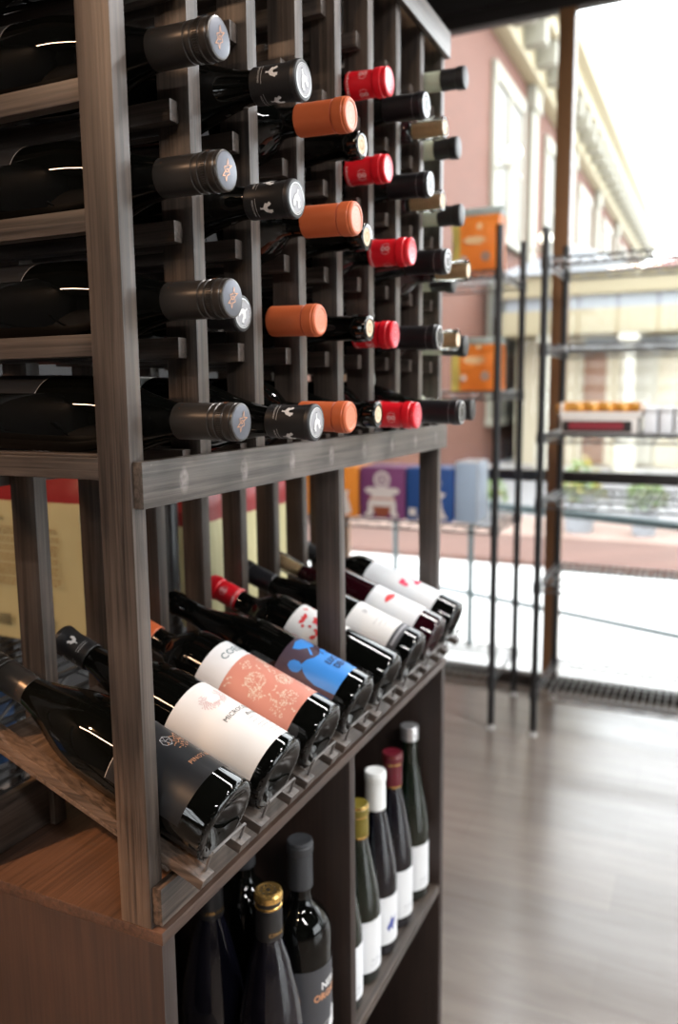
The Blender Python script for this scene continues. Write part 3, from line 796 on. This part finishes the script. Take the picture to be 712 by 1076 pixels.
shell('wall_right', box(box(box(bbox(X0, XW+.06, Y0-.1, Y0, -H-.08, -.95), X0, XW+.06, Y0-.1, Y0, 1.35, ZC+.08), X0, -1.4, Y0-.1, Y0, -.95, 1.35), 2.7, XW+.06, Y0-.1, Y0, -.95, 1.35), M['wall_dark'])
window('window_3', 'y', Y0-.02, -1.4, 2.7, [-1.36, -.36, .65, 1.65, 2.66], -.95, 1.35, [-.1], w=.09)
# rear wall with a small gridded window
shell('wall_back', box(box(box(bbox(X0-.1, X0, Y0, Y1, -H-.08, -.75), X0-.1, X0, Y0, Y1, .95, ZC+.08), X0-.1, X0, .55, Y1, -.75, .95), X0-.1, X0, Y0, -.95, -.75, .95), M['wall_dark'])
window('window_2', 'x', X0-.08, -.95, .55, [-.92, -.56, -.2, .16, .52], -.75, .95, [-.35, .05, .45], w=.05)

# ---------------------------------------------------------------- wire shelving
def wire_shelf(x0, x1, y0, y1, z, step=.026):
    bm = bmesh.new(); zz = z+H
    for dz, r in ((0, .0042), (-.028, .0042)):
        tube(bm, [(x0, y0, zz+dz), (x1, y0, zz+dz), (x1, y1, zz+dz), (x0, y1, zz+dz)], r, 6, True)
    def zig(a, b):
        a, b = Vector(a), Vector(b); n = max(2, int((b-a).length/.045)); pts = []
        for i in range(n+1): pts.append(a.lerp(b, i/n)+Vector((0, 0, 0 if i % 2 else -.028)))
        tube(bm, pts, .0028, 5)
    zig((x0, y0, zz), (x0, y1, zz)); zig((x1, y0, zz), (x1, y1, zz)); zig((x0, y0, zz), (x1, y0, zz)); zig((x0, y1, zz), (x1, y1, zz))
    n = int((y1-y0)/step)
    for i in range(1, n):
        y = y0+(y1-y0)*i/n; tube(bm, [(x0, y, zz+.003), (x1, y, zz+.003)], .0026, 5)
    for x in (x0+(x1-x0)*.33, x0+(x1-x0)*.66): tube(bm, [(x, y0, zz-.002), (x, y1, zz-.002)], .0025, 5)
    return bm
def shelving(label, x0, x1, y0, y1, ztop, zs, smat, group=None, foot=True):
    t = thing('wire_shelving_unit', label, 'shelf', ((x0+x1)/2, (y0+y1)/2, 0), group)
    for x in (x0, x1):
        for y in (y0, y1):
            bm = bmesh.new()
            pf = [(0, .022), (.0140, .022)]
            for z in sorted(zs): pf += [(.0140, z+H-.036), (.0185, z+H-.034), (.0170, z+H+.006), (.0140, z+H+.008)]
            lathe(bm, pf+[(.0140, ztop+H-.004), (.012, ztop+H), (0, ztop+H)], 16)
            bmesh.ops.translate(bm, verts=bm.verts[:], vec=(x, y, 0))
            po = obj('post', bm, M['black_metal'], t)
            bm = bmesh.new(); lathe(bm, [(0, 0.0005), (.016, .0005), (.016, .006), (.008, .010), (.008, .022), (0, .022)], 14)
            bmesh.ops.translate(bm, verts=bm.verts[:], vec=(x, y, 0))
            f = obj('foot', bm, M['foot'], po)
    for z in zs:
        obj('wire_shelf', wire_shelf(x0, x1, y0, y1, z), smat, t)
    return t
shelving('tall black wire shelving by the window holding orange bags and boxes', 2.512, 2.905, .345, 1.26, .60, [.440, -.003, -.518, -1.118], M['epoxy'])
shelving('tall black wire shelving by the window holding a pastry tray, right of the window mullion', 2.512, 2.93, -.76, .178, .575, [.468, .160, -.160, -.405, -.725, -1.150], M['epoxy'])
shelving('low black wire shelving behind the wine rack holding cream and red bags', -.30, .52, .37, .74, -.06, [-.376, -.545, -1.05], M['black_metal'])
shelving('low black wire shelving behind the far end of the wine rack', .575, 1.02, .36, .74, -.06, [-.405, -1.05], M['black_metal'])

# ---------------------------------------------------------------- goods on the shelves
def rot_print(o_): return o_
def face_negx(x, yc, z0):   # design plane facing -X; reader's right is -Y
    return lambda u, v, d: (x-d, yc-u, z0+v+H)
def carton(name, label, cat, x0, x1, y0, y1, z0, z1, mat, design=None, group=None):
    t = thing(name, label, cat, ((x0+x1)/2, (y0+y1)/2, z0+H), group)
    obj('carton', bbox(x0, x1, y0, y1, z0, z1, bev=.003), mat, t)
    if design:
        bm = bmesh.new(); mats = []; pr = Print(bm, face_negx(x0-.0006, (y0+y1)/2, z0), mats); design(pr)
        obj('printed_front', bm, mats, t)
    return t
M['box_orange'] = plain('orange_carton', (.80, .27, .03), .5); M['box_purple'] = plain('purple_carton', (.20, .055, .17), .5); M['box_blue'] = plain('blue_carton', (.02, .08, .28), .5)
M['box_white'] = plain('white_print_carton', (.75, .70, .68), .5); M['box_brown'] = plain('cake_print', (.30, .08, .04), .5)
M['acetate'] = plain('pale_blue_wrap', (.42, .55, .72), .25); M['rib'] = plain('white_wrap', (.75, .78, .82), .3)
def d_purple(p):
    p.disc((0, .160), .036, 'box_white', .0004, 24); p.disc((0, .160), .024, 'box_purple', .0008, 20); p.disc((0, .160), .017, 'box_white', .0011, 20); p.disc((0, .160), .008, 'box_purple', .0014, 12)
    p.poly([(-.075, .120), (-.06, .128), (.06, .128), (.078, .118), (.07, .104), (.045, .100), (.055, .085), (.062, .06), (.062, .03), (.075, .012), (.045, .006), (.034, .03), (-.034, .03), (-.045, .006), (-.085, .010), (-.062, .03), (-.062, .06), (-.05, .085), (-.045, .100), (-.07, .106)], 'box_white', .0004, cut=1)
    p.poly([(-.042, .050), (.042, .050), (.030, .022), (.022, .008), (-.022, .008), (-.030, .022)], 'box_brown', .0009, cut=1); p.rect(-.06, .06, .080, .086, 'orange_pale', .0009)
def d_orange(p):
    p.disc((0.0, .150), .034, 'box_white', .0004, 20); p.poly([(-.06, .11), (.06, .11), (.05, .09), (.07, .02), (.04, .005), (-.04, .005), (-.07, .02), (-.05, .09)], 'box_white', .0004, cut=1); p.rect(-.03, .03, .02, .05, 'mustard', .0008)
def d_blue(p):
    p.disc((.02, .155), .028, 'box_white', .0004, 20); p.poly([(-.01, .118), (.04, .122), (.07, .112), (.048, .09), (.055, .05), (.075, .015), (.03, .006), (-.055, .010), (-.02, .03), (.0, .06), (.012, .09)], 'box_white', .0004, cut=1); p.rect(.005, .045, .015, .055, 'mustard', .0008)
    p.rect(-.085, -.055, .02, .05, 'box_white', .0004)
carton('cake_box', 'orange cake box with a white design, on the wire shelf left of the purple box', 'box', 2.535, 2.72, .928, 1.120, -.5135, -.305, M['box_orange'], d_orange, 'cake boxes')
carton('cake_box', 'narrow orange cake box at the left end of the row of cake boxes', 'box', 2.535, 2.72, 1.126, 1.236, -.5135, -.305, M['box_orange'], None, 'cake boxes')
carton('cake_box', 'purple cake box with a white cake design on the wire shelf', 'box', 2.535, 2.72, .722, .916, -.5135, -.303, M['box_purple'], d_purple, 'cake boxes')
carton('cake_box', 'blue cake box with white print beside the purple box', 'box', 2.535, 2.72, .520, .712, -.5135, -.301, M['box_blue'], d_blue, 'cake boxes')
t = thing('wrapped_pack', 'pale blue and white wrapped pack at the right end of the cake boxes', 'package', (2.63, .475, -.5135+H))
obj('pack', bbox(2.545, 2.72, .425, .512, -.5135, -.275, bev=.008), M['acetate'], t)
for i in range(6): obj('wrap_fold', bbox(2.548+.03*i, 2.556+.03*i, .4235, .5135, -.511, -.272, .002), M['rib'], t)

M['bag_orange'] = plain('orange_bag_film', (.88, .34, .085), .28, var=.15, vscale=14.)
nt = M['bag_orange'].node_tree; tl = nt.nodes.new('ShaderNodeBsdfTranslucent'); tl.inputs[0].default_value = (1., .50, .16, 1); mxs = nt.nodes.new('ShaderNodeMixShader'); mxs.inputs[0].default_value = .6
nt.links.new(nt.nodes['Principled BSDF'].outputs[0], mxs.inputs[1]); nt.links.new(tl.outputs[0], mxs.inputs[2]); nt.links.new(mxs.outputs[0], nt.nodes['Material Output'].inputs[0]); M['bag_print'] = plain('pale_orange_print', (.92, .62, .32), .4); M['bag_top'] = plain('teal_grey_bag_top', (.36, .42, .38), .4); M['bag_gusset'] = plain('yellow_bag_gusset', (.72, .60, .16), .4)
M['bag_cream'] = plain('cream_bag_paper', (.46, .42, .23), .55, var=.04, vscale=20.); M['bag_red'] = plain('red_bag_paper', (.22, .006, .008), .45); M['bag_tan'] = plain('tan_print', (.28, .17, .07), .6)
M['blue_item'] = plain('blue_packet', (.03, .10, .28), .45); M['green_item'] = plain('green_packet', (.08, .20, .06), .45); M['wood_light'] = plain('tan_packet', (.36, .24, .13), .5)

def bag_mesh(w, d, h, bulge, zsplit=None, seed=0, topcrimp=.02):
    """soft pillow bag: base at z=0, centred; front faces -X"""
    bm = bmesh.new(); nu, nv = 16, 14; rnd = random.Random(seed); rings = []
    for j in range(nv+1):
        t = j/nv; z = h*t
        body = 1-max(0., (t-.74)/.26)**1.6
        dd = d*(.06+.94*body)/2*(1+.06*math.sin(t*9+seed)); ww = w/2*(1-.03*math.sin(t*PI))
        ring = []
        for i in range(4*nu):
            s, f = divmod(i, nu); f /= nu
            c = [(-1, -1), (1, -1), (1, 1), (-1, 1)]
            a, b = c[s], c[(s+1) % 4]
            u, v = a[0]+(b[0]-a[0])*f, a[1]+(b[1]-a[1])*f
            x = u*dd; y = v*ww
            k = (1-u*u) if abs(abs(v)-1) < 1e-6 else (1-v*v)
            if abs(abs(u)-1) < 1e-6: x += u*bulge*k*math.sin(PI*min(1, t*1.05))*body
            else: y += v*bulge*.3*k*body
            x += rnd.uniform(-.0018, .0018); y += rnd.uniform(-.0012, .0012)
            ring.append(bm.verts.new((x, y, z)))
        rings.append(ring)
    n = 4*nu
    for j in range(nv):
        for i in range(n):
            f = bm.faces.new((rings[j][i], rings[j][(i+1) % n], rings[j+1][(i+1) % n], rings[j+1][i]))
            t = (j+.5)/nv
            side = (i//nu) in (2,) if zsplit is None else False
            f.material_index = (1 if t > .86 else (2 if 3*nu <= i < 3*nu+3 else 0)) if zsplit is None else (1 if t > zsplit else 0)
    bm.faces.new(rings[0][::-1]); bm.faces.new(rings[-1])
    return bm
def orange_bag(label, x, y, z, w, d, h, seed):
    t = thing('snack_bag', label, 'bag', (x, y, z+H), 'orange bags on the wire shelving')
    me = to_mesh('bag_film', bag_mesh(w, d, h, .012, None, seed), [M['bag_orange'], M['bag_top'], M['bag_gusset']], 1.)
    link('bag_film', me, t)
    bm = bmesh.new(); mats = []; pr = Print(bm, lambda u, v, dd: (-d/2-.014-dd, -u, v), mats)
    pr.poly([(-.045, .118), (-.02, .130), (.03, .128), (.05, .115), (.02, .100), (-.03, .104)], 'bag_print', .0, cut=.02)
    pr.disc((.045, .055), .018, 'cream_print', .0, 14); pr.disc((-.04, .048), .014, 'cream_print', .0, 12); pr.disc((.02, .165), .012, 'bag_print', .0, 12)
    link('printed_panel', to_mesh('printed_panel', bm, mats, 3.), t)
orange_bag('orange snack bag on the top wire shelf by the window', 2.63, .455, .4455, .185, .11, .245, 1)
orange_bag('orange snack bag on the second wire shelf, below the top one', 2.63, .450, .0025, .190, .11, .205, 4)

def pasta_bag(label, x, y, z, w, d, h, split, seed, faceY=False, text=False):
    t = thing('paper_bag', label, 'bag', (x, y, z+H), 'cream and red bags behind the rack', (0, 0, PI/2 if faceY else 0))
    link('bag_paper', to_mesh('bag_paper', bag_mesh(w, d, h, .006, split, seed), [M['bag_cream'], M['bag_red']], 1.), t)
    if text:
        bm = bmesh.new(); mats = []; pr = Print(bm, lambda u, v, dd: (-d/2-.0095-dd, -u, v), mats); random.seed(9)
        hs = h*split
        for (c0, c1) in ((-.075, -.012), (.004, .062)):
            v = hs-.018
            pr.text('Pasta', .009, 'black_print', ((c0+c1)/2-.01, v)); v -= .014
            for k in range(7):
                n = random.choice((2, 3, 4))
                for _ in range(n):
                    u = c0
                    while u < c1-.006:
                        wd = random.uniform(.003, .009); pr.rect(u, min(c1, u+wd), v, v+.0016, 'bag_tan', .0002); u += wd+.002
                    v -= .0042
                v -= .004
                if v < .085: break
        for u in (.014, .034): pr.ring((u, .068), .0075, .0008, 'bag_tan', .0003, 20)
        pr.poly([(.0325, .068), (.038, .0705), (.038, .0655)], 'red_ink', .0004)
        pr.ring((.026, .036), .0115, .0035, 'grey_print', .0003, 22); pr.poly([(x_*.008, y_*.008) for x_, y_ in ROOSTER], 'black_print', .0006, (.025, .036)); pr.disc((.031, .036), .0034, 'red_ink', .0008); pr.disc((.021, .031), .0026, 'red_ink', .0008)
        u = -.072
        while u < -.042: wd = random.choice((.0006, .0012, .0018)); pr.rect(u, u+wd, .022, .040, 'black_print', .0003); u += wd+.0012
        pr.ring((-.060, .098), .009, .0008, 'bag_tan', .0003, 22)
        link('printed_front', to_mesh('printed_front', bm, mats, 3.), t)
pasta_bag('cream and red paper bag printed with text columns, left behind the corner post', .41, .505, -.3715, .20, .09, .30, .685, 2, text=True)
for i, x in enumerate((.655, .785, .915)):
    pasta_bag(['cream and red paper bag behind the fourth bottle from the near end of the display', 'cream and red paper bag seen left of the black-capped display bottle', 'cream and red paper bag seen above the tan-corked display bottle'][i], x, .440, -.4005, .115, .10, .272, .615, 5+i, True)
for i, (x, mt, lb) in enumerate(((-.16, 'blue_item', 'blue packet'), (-.02, 'green_item', 'green packet'), (.12, 'wood_light', 'tan packet'), (.26, 'blue_item', 'larger blue packet'))):
    t = thing('packet', lb+' on the low wire shelf behind the rack at lower left', 'packet', (x, .56, -.5405+H), 'packets behind the rack')
    link('packet_film', to_mesh('packet_film', bag_mesh(.12, .09, .13+.01*(i == 3), .008, .8, 20+i), [M[mt], M['rib']], 1.), t, None, (0, 0, PI/2))

# pastry tray
M['tray'] = plain('white_tray_card', (.78, .75, .72), .5); M['tray_black'] = plain('black_tray_front', (.015, .012, .012), .4); M['tray_label'] = plain('dark_red_tray_label', (.25, .02, .035), .4)
M['pastry'] = plain('baked_pastry', (.85, .36, .07), .45, var=.45, vscale=30.)
t = thing('pastry_box', 'white tray box with a black and dark red front on the third wire shelf', 'box', (2.68, -.02, -.1555+H))
bm = bbox(2.55, 2.80, -.150, .115, -.1555, -.100, bev=.002); obj('lower_box', bm, M['tray'], t)
obj('printed_front', box(bbox(2.5470, 2.5497, -.134, .108, -.150, -.110), 2.5455, 2.5469, -.105, .085, -.141, -.116, 0, 1), [M['tray_black'], M['tray_label']], t)
bm = bmesh.new(); box(bm, 2.55, 2.80, -.165, .118, -.0997, -.095); box(bm, 2.548, 2.553, -.165, .118, -.095, -.078); box(bm, 2.797, 2.802, -.165, .118, -.095, -.045); box(bm, 2.553, 2.797, .113, .118, -.095, -.045); box(bm, 2.553, 2.797, -.165, -.160, -.095, -.045)
obj('open_tray', bm, M['tray'], t)
for i in range(5):
    y = .085-.052*i
    c = thing('croissant', 'golden croissant in the pastry tray, '+['leftmost', 'second from the left', 'middle one', 'second from the right', 'rightmost'][i]+' of the row', 'croissant', (2.615, y, -.0945+H), 'croissants in the tray', (0, 0, 1.0))
    bm = bmesh.new(); pts = []; 
    n = 13; rings = []
    for a in range(n):
        s = a/(n-1)*2-1; r = .027*(1-s*s)**.5*(1+.12*math.sin(a*2.9))+.003
        cx, cy = .02*s*s, .064*s
        rings.append([bm.verts.new((cx+r*math.cos(2*PI*k/12), cy, .027+min(r, .026)*math.sin(2*PI*k/12))) for k in range(12)])
    for a in range(n-1):
        for k in range(12): bm.faces.new((rings[a][k], rings[a][(k+1) % 12], rings[a+1][(k+1) % 12], rings[a+1][k]))
    bm.faces.new(rings[0]); bm.faces.new(rings[-1])
    bmesh.ops.rotate(bm, verts=bm.verts[:], matrix=Matrix.Rotation(PI/2, 3, 'Z'))
    link('crust', to_mesh('crust', bm, M['pastry'], 1.), c)
for i in range(6):
    y = -.195-.05*i
    t = thing('clear_pastry_pack', 'white clear-topped pack standing right of the pastry tray, '+['nearest the tray', 'second from the tray', 'third from the tray', 'fourth from the tray', 'fifth from the tray', 'farthest from the tray'][i], 'package', (2.66, y, -.1555+H), 'packs beside the tray')
    obj('pack_body', bbox(2.56, 2.78, y-.021, y+.021, -.1555, -.082, bev=.005), M['rib'], t); obj('pack_lid', bbox(2.558, 2.782, y-.022, y+.022, -.0815, -.062, bev=.006), M['paper_cool'], t)

# ---------------------------------------------------------------- outside
GZ = -1.40
M['pavement'] = plain('pale_concrete', (.50, .49, .48), .8, var=.06, vscale=2.); M['road'] = plain('asphalt', (.17, .165, .165), .9, var=.15, vscale=1.)
M['cream'] = plain('cream_trim_paint', (.30, .258, .165), .6); M['cream_light'] = plain('pale_trim_paint', (.21, .198, .155), .6); M['brick'] = brick_mat('red_brick', (.104, .035, .020), (.086, .029, .016), (.112, .056, .038))
M['brickpave'] = brick_mat('brick_edging', (.115, .058, .044), (.10, .05, .038), (.12, .085, .07)); M['pinkpave'] = plain('pink_pavers', (.24, .165, .135), .85, var=.1, vscale=4.)
M['roof_grey'] = plain('grey_metal_roof', (.24, .255, .275), .5); M['roof_red'] = plain('red_tile_roof', (.26, .115, .095), .7); M['dark_glass'] = plain('outside_window_glass', (.16, .155, .14), .5, spec=.25)
M['porch_white'] = plain('porch_column_paint', (.46, .435, .36), .6); M['porch_wall'] = plain('porch_wall_paint', (.52, .46, .34), .7); M['leaf'] = plain('planter_leaves', (.10, .16, .03), .6, var=.4, vscale=20.); M['flower'] = plain('yellow_flowers', (.30, .25, .05), .6); M['wood_door'] = plain('brown_doors', (.22, .11, .06), .5); M['rail_metal'] = plain('blue_grey_railing', (.06, .085, .09), .4, metal=.3)
shell('pavement', bbox(XW+.06, 50, -22, 12, GZ-.1, GZ), M['pavement'])
shell('kerb', bbox(5.95, 7.1, -22, 3.58, GZ, GZ+.05, bev=.01), M['brickpave'])
shell('paver_band', bbox(7.1, 8.4, -22, 3.58, GZ, GZ+.035), M['pinkpave'])
shell('road', bbox(8.4, 13.2, -22, 3.58, GZ, GZ+.02), M['road'])
FY = 3.60
b = thing('brick_building', 'red brick building with cream cornice and window trim beyond the window', 'building', (24, 6, GZ+H))
obj('brick_wall', bbox(6.5, 44, FY, 9.0, GZ, 6.9), M['brick'], b)
CZ = 6.35
bm = bmesh.new(); box(bm, 6.4, 44.2, FY-.30, FY-.0, CZ, CZ+.55, .02); box(bm, 6.4, 44.2, FY-.75, FY-.0, CZ+.55, CZ+.85, .02); box(bm, 6.4, 44.2, FY-1.0, FY+.2, CZ+.85, CZ+1.25, .04); obj('cornice', bm, M['cream'], b)
for i in range(34): obj('cornice_bracket', bbox(7.+1.1*i, 7.32+1.1*i, FY-.72, FY-.301, CZ+.10, CZ+.549, .03), M['cream_light'], b)
for i, x in enumerate((17.65, 22.6, 27.6, 33., 39.)):
    obj('pilaster', box(bbox(x, x+.5, FY-.14, FY-.001, GZ, 5.9, bev=.01), x-.1, x+.6, FY-.2, FY-.001, 5.9, 6.34, .01), M['cream_light'], b)
for i, x in enumerate((7.6, 14.65, 19.4, 24.2, 29.4, 35.)):
    for z0, z1 in ((2.95, 5.75), (-.5, 2.0)):
        bm = bmesh.new(); w = 2.45
        box(bm, x, x+w, FY-.10, FY-.001, z1-.16, z1+.12, .01); box(bm, x-.06, x+w+.06, FY-.16, FY-.001, z0-.14, z0, .01)
        for xx in (x, x+w/2-.08, x+w-.16): box(bm, xx, xx+.16, FY-.09, FY-.001, z0, z1-.16, .01)
        box(bm, x+.16, x+w-.16, FY-.07, FY-.001, (z0+z1)/2-.05, (z0+z1)/2+.05, .01)
        f = obj('window_frame', bm, M['cream_light'], b)
        obj('pane', bbox(x+.16, x+w-.16, FY-.04, FY-.001, z0, z1-.16), M['dark_glass'], f)
for i, (x, z) in enumerate(((14.76, 4.27), (17.82, 3.28))):  # globes and brackets added for two round bright spots of unknown source
    l = thing('glow_globe', ['white glowing globe added on the brick building, the upper one', 'white glowing globe added on the brick building, the lower one by the mullion'][i], 'lamp', (x, FY-.02, z+H), 'glowing globes on the brick building')
    bm = bmesh.new(); bmesh.ops.create_uvsphere(bm, u_segments=20, v_segments=12, radius=.13); bmesh.ops.translate(bm, verts=bm.verts[:], vec=(x, FY-.42, z+H)); obj('globe', bm, emit_mat('lit_globe', (1, .93, .78), 3.), l)
    bm = bmesh.new(); tube(bm, [(x, FY-.0, z+H-.24), (x, FY-.42, z+H-.24), (x, FY-.42, z+H-.12)], .03, 8); obj('bracket', bm, M['cream_light'], l)

b = thing('porch_building', 'cream building with white columns and a grey and red roof across the street', 'building', (18, -3, GZ+H))
PX = 14.2
obj('wall', bbox(PX+1.2, PX+6, -14, 3.2, GZ, 1.55), M['porch_wall'], b)
bm = bmesh.new(); obj('eave_fascia', bbox(PX-.15, PX+1.25, -14.1, 3.3, 1.62, 1.98, .02), M['cream'], b); obj('entablature', bbox(PX-.02, PX+1.2, -14, 3.2, .98, 1.40, .02), M['cream'], b)
obj('frieze', bbox(PX+.03, PX+1.2, -13.95, 3.15, 1.40, 1.62), M['roof_grey'], b)
for i in range(11):
    y = 2.4-1.35*i; bm = bmesh.new()
    box(bm, PX, PX+.34, y-.17, y+.17, GZ, GZ+.5, .01); box(bm, PX, PX+.34, y-.17, y+.17, .85, .975, .01)
    b2 = bmesh.new(); lathe(b2, [(.15, GZ+H+.5), (.15, GZ+H+.6), (.125, GZ+H+.7), (.105, .85+H)], 18); bmesh.ops.translate(b2, verts=b2.verts[:], vec=(PX+.17, y, 0)); me = bpy.data.meshes.new('tmp'); b2.to_mesh(me); b2.free(); bm.from_mesh(me); bpy.data.meshes.remove(me)
    obj('column', bm, M['porch_white'], b)
for i in range(12):
    y = 1.72-.9*i
    obj('shutter' if i % 2 else 'door', bbox(PX+1.12, PX+1.195, y-.2, y+.2, GZ+.05, .72, bev=.01), M['wood_door'] if i % 3 == 0 else M['porch_white'], b)
obj('sign_band', bbox(PX+1.1, PX+1.198, -.2, 1.9, .76, .96, bev=.01), M['roof_grey'], b)
def roof(y0, y1, x0, x1, z0, z1):
    bm = bmesh.new(); c = min((y1-y0), (x1-x0))/2*.98
    v = [bm.verts.new(p) for p in ((x0, y0, z0+H), (x1, y0, z0+H), (x1, y1, z0+H), (x0, y1, z0+H), ((x0+x1)/2, y0+c, z1+H), ((x0+x1)/2, y1-c, z1+H))]
    for f in ((0, 1, 2, 3), (0, 1, 4), (2, 3, 5), (1, 2, 5, 4), (3, 0, 4, 5)): bm.faces.new([v[i] for i in f])
    return bm
obj('grey_roof', roof(.95, 3.4, PX-.3, PX+3.6, 1.985, 2.75), M['roof_grey'], b)
obj('red_roof', roof(-14, .9, PX-.3, PX+3.2, 1.985, 2.62), M['roof_red'], b)

for i, (y, s) in enumerate(((.78, 1.), (.18, .8), (-.5, .9), (1.7, .8))):
    t = thing('planter', ['planter of yellow flowers seen under the pastry tray', 'small leafy planter right of the flower planter under the packs', 'leafy planter at the street edge right of the others', 'leafy planter at the street edge behind the shelving post'][i], 'planter', (7.6, y, GZ+.035+H), 'planters outside')
    bm = bmesh.new(); lathe(bm, [(0, 0), (.13*s, 0), (.17*s, .34*s), (.16*s, .36*s), (.15*s, .33*s), (0, .33*s)], 20); link('pot', to_mesh('pot', bm, M['roof_grey'], .5), t)
    bm = bmesh.new(); random.seed(i); mats = [M['leaf'], M['flower']]
    for k in range(150):
        a = random.uniform(0, 6.28); q = .25*s*math.sqrt(random.random()); z = (.34+random.uniform(0, .50)*(1-q/.3))*s; c = Vector((q*math.cos(a), q*math.sin(a), z)); e = .055*s
        d1 = Vector((random.uniform(-1, 1), random.uniform(-1, 1), random.uniform(-.2, 1))).normalized()*e; d2 = d1.cross(Vector((random.uniform(-1, 1), random.uniform(-1, 1), .3))).normalized()*e*.4
        f = bm.faces.new([bm.verts.new(c+v) for v in (-d1, d2, d1, -d2)]); f.material_index = 1 if random.random() < (.45 if i == 0 else .06) else 0
    for k in range(7):
        a = k*.9; tube(bm, [(0, 0, .3*s), (.12*s*math.cos(a), .12*s*math.sin(a), .6*s)], .006, 5)
    link('foliage', to_mesh('foliage', bm, mats, 3.), t)
t = thing('patio_railing', 'low metal patio railing just outside the window', 'railing', (3.6, .2, GZ+H))
A = Vector((3.93, 1.33, 0)); B = Vector((3.16, -.72, 0))
for z, r in ((-.60, .022), (-1.10, .013)):
    bm = bmesh.new(); tube(bm, [(A.x, A.y, z+H), (B.x, B.y, z+H)], r, 8); obj('top_rail' if z > -1 else 'lower_rail', bm, M['rail_metal'], t)
for f in (.02, .27, .985):
    p_ = A.lerp(B, f); bm = bmesh.new(); tube(bm, [(p_.x, p_.y, GZ+H), (p_.x, p_.y, -.60+H)], .016, 8); obj('post', bm, M['rail_metal'], t)

# ---------------------------------------------------------------- light
w = bpy.data.worlds.new('overcast_sky'); SC.world = w; w.use_nodes = True
bg = w.node_tree.nodes['Background']; bg.inputs['Color'].default_value = (.97, .99, 1.04, 1); bg.inputs['Strength'].default_value = 7.2
def spot(name, loc, target, power, col, size=55, rad=.03, blend=.6):
    d = bpy.data.lights.new(name, 'SPOT'); d.energy = power; d.color = col; d.spot_size = math.radians(size); d.spot_blend = blend; d.shadow_soft_size = rad
    o = bpy.data.objects.new(name, d); COL.objects.link(o); o.location = (loc[0], loc[1], loc[2]+H)
    v = Vector(target)-Vector(loc); o.rotation_euler = v.to_track_quat('-Z', 'Y').to_euler()
    return o
WARM = (1., .68, .42); FILL_WHITE = (1., .97, .95)
spot('track_spot', (-1.5, .75, 1.62), (-.04, .13, -.49), 400, (1., .50, .22), 9.5)
spot('track_spot', (-2.2, -.6, 1.62), (0, .1, .0), 40, WARM, 50)
def ceiling_area_light(loc, sx, sy, power, col):  # builds the warm shop lamp and the added white fill lights
    d = bpy.data.lights.new('pendant_and_fill', 'AREA'); d.shape = 'RECTANGLE'; d.size = sx; d.size_y = sy; d.energy = power; d.color = col
    o = bpy.data.objects.new('pendant_and_fill', d); COL.objects.link(o); o.location = (loc[0], loc[1], loc[2]+H)
ceiling_area_light((-2.0, .9, 1.6), .10, 1.3, 55, (1., .62, .38))
ceiling_area_light((-1.6, -2.2, 1.6), .10, 1.4, 62, FILL_WHITE)  # this and the next two: unseen neutral fill, added to brighten the room
ceiling_area_light((.8, -2.4, 1.6), .10, 1.4, 80, FILL_WHITE)
ceiling_area_light((1.5, -1.0, 1.6), .10, 1.0, 34, FILL_WHITE)

# ---------------------------------------------------------------- camera
cam = bpy.data.cameras.new('camera'); co = bpy.data.objects.new('camera', cam); COL.objects.link(co); SC.camera = co
cam.sensor_fit = 'VERTICAL'; cam.sensor_height = 36.; cam.sensor_width = 24.
FPX = 851.459; cam.lens = FPX/1076*36.
az, pit, rol = math.radians(25.045), math.radians(-8.3072), math.radians(-.5257)
f = Vector((math.cos(pit)*math.cos(az), math.cos(pit)*math.sin(az), math.sin(pit)))
r = Vector((math.sin(az), -math.cos(az), 0)); u = r.cross(f)
r2 = math.cos(rol)*r+math.sin(rol)*u; u2 = -math.sin(rol)*r+math.cos(rol)*u
m = Matrix((r2, u2, -f)).transposed().to_4x4(); m.translation = Vector((-.5194, -.4140, -.0046+H)); co.matrix_world = m
cam.clip_start = .02; cam.clip_end = 200
cam.dof.use_dof = True; cam.dof.focus_distance = .69; cam.dof.aperture_fstop = 4.3; cam.dof.aperture_blades = 0

vs = SC.view_settings; SC.display_settings.display_device = 'sRGB'
vs.view_transform = 'Standard'; vs.look = 'None'; vs.gamma = 1; vs.exposure = .35; vs.use_curve_mapping = False
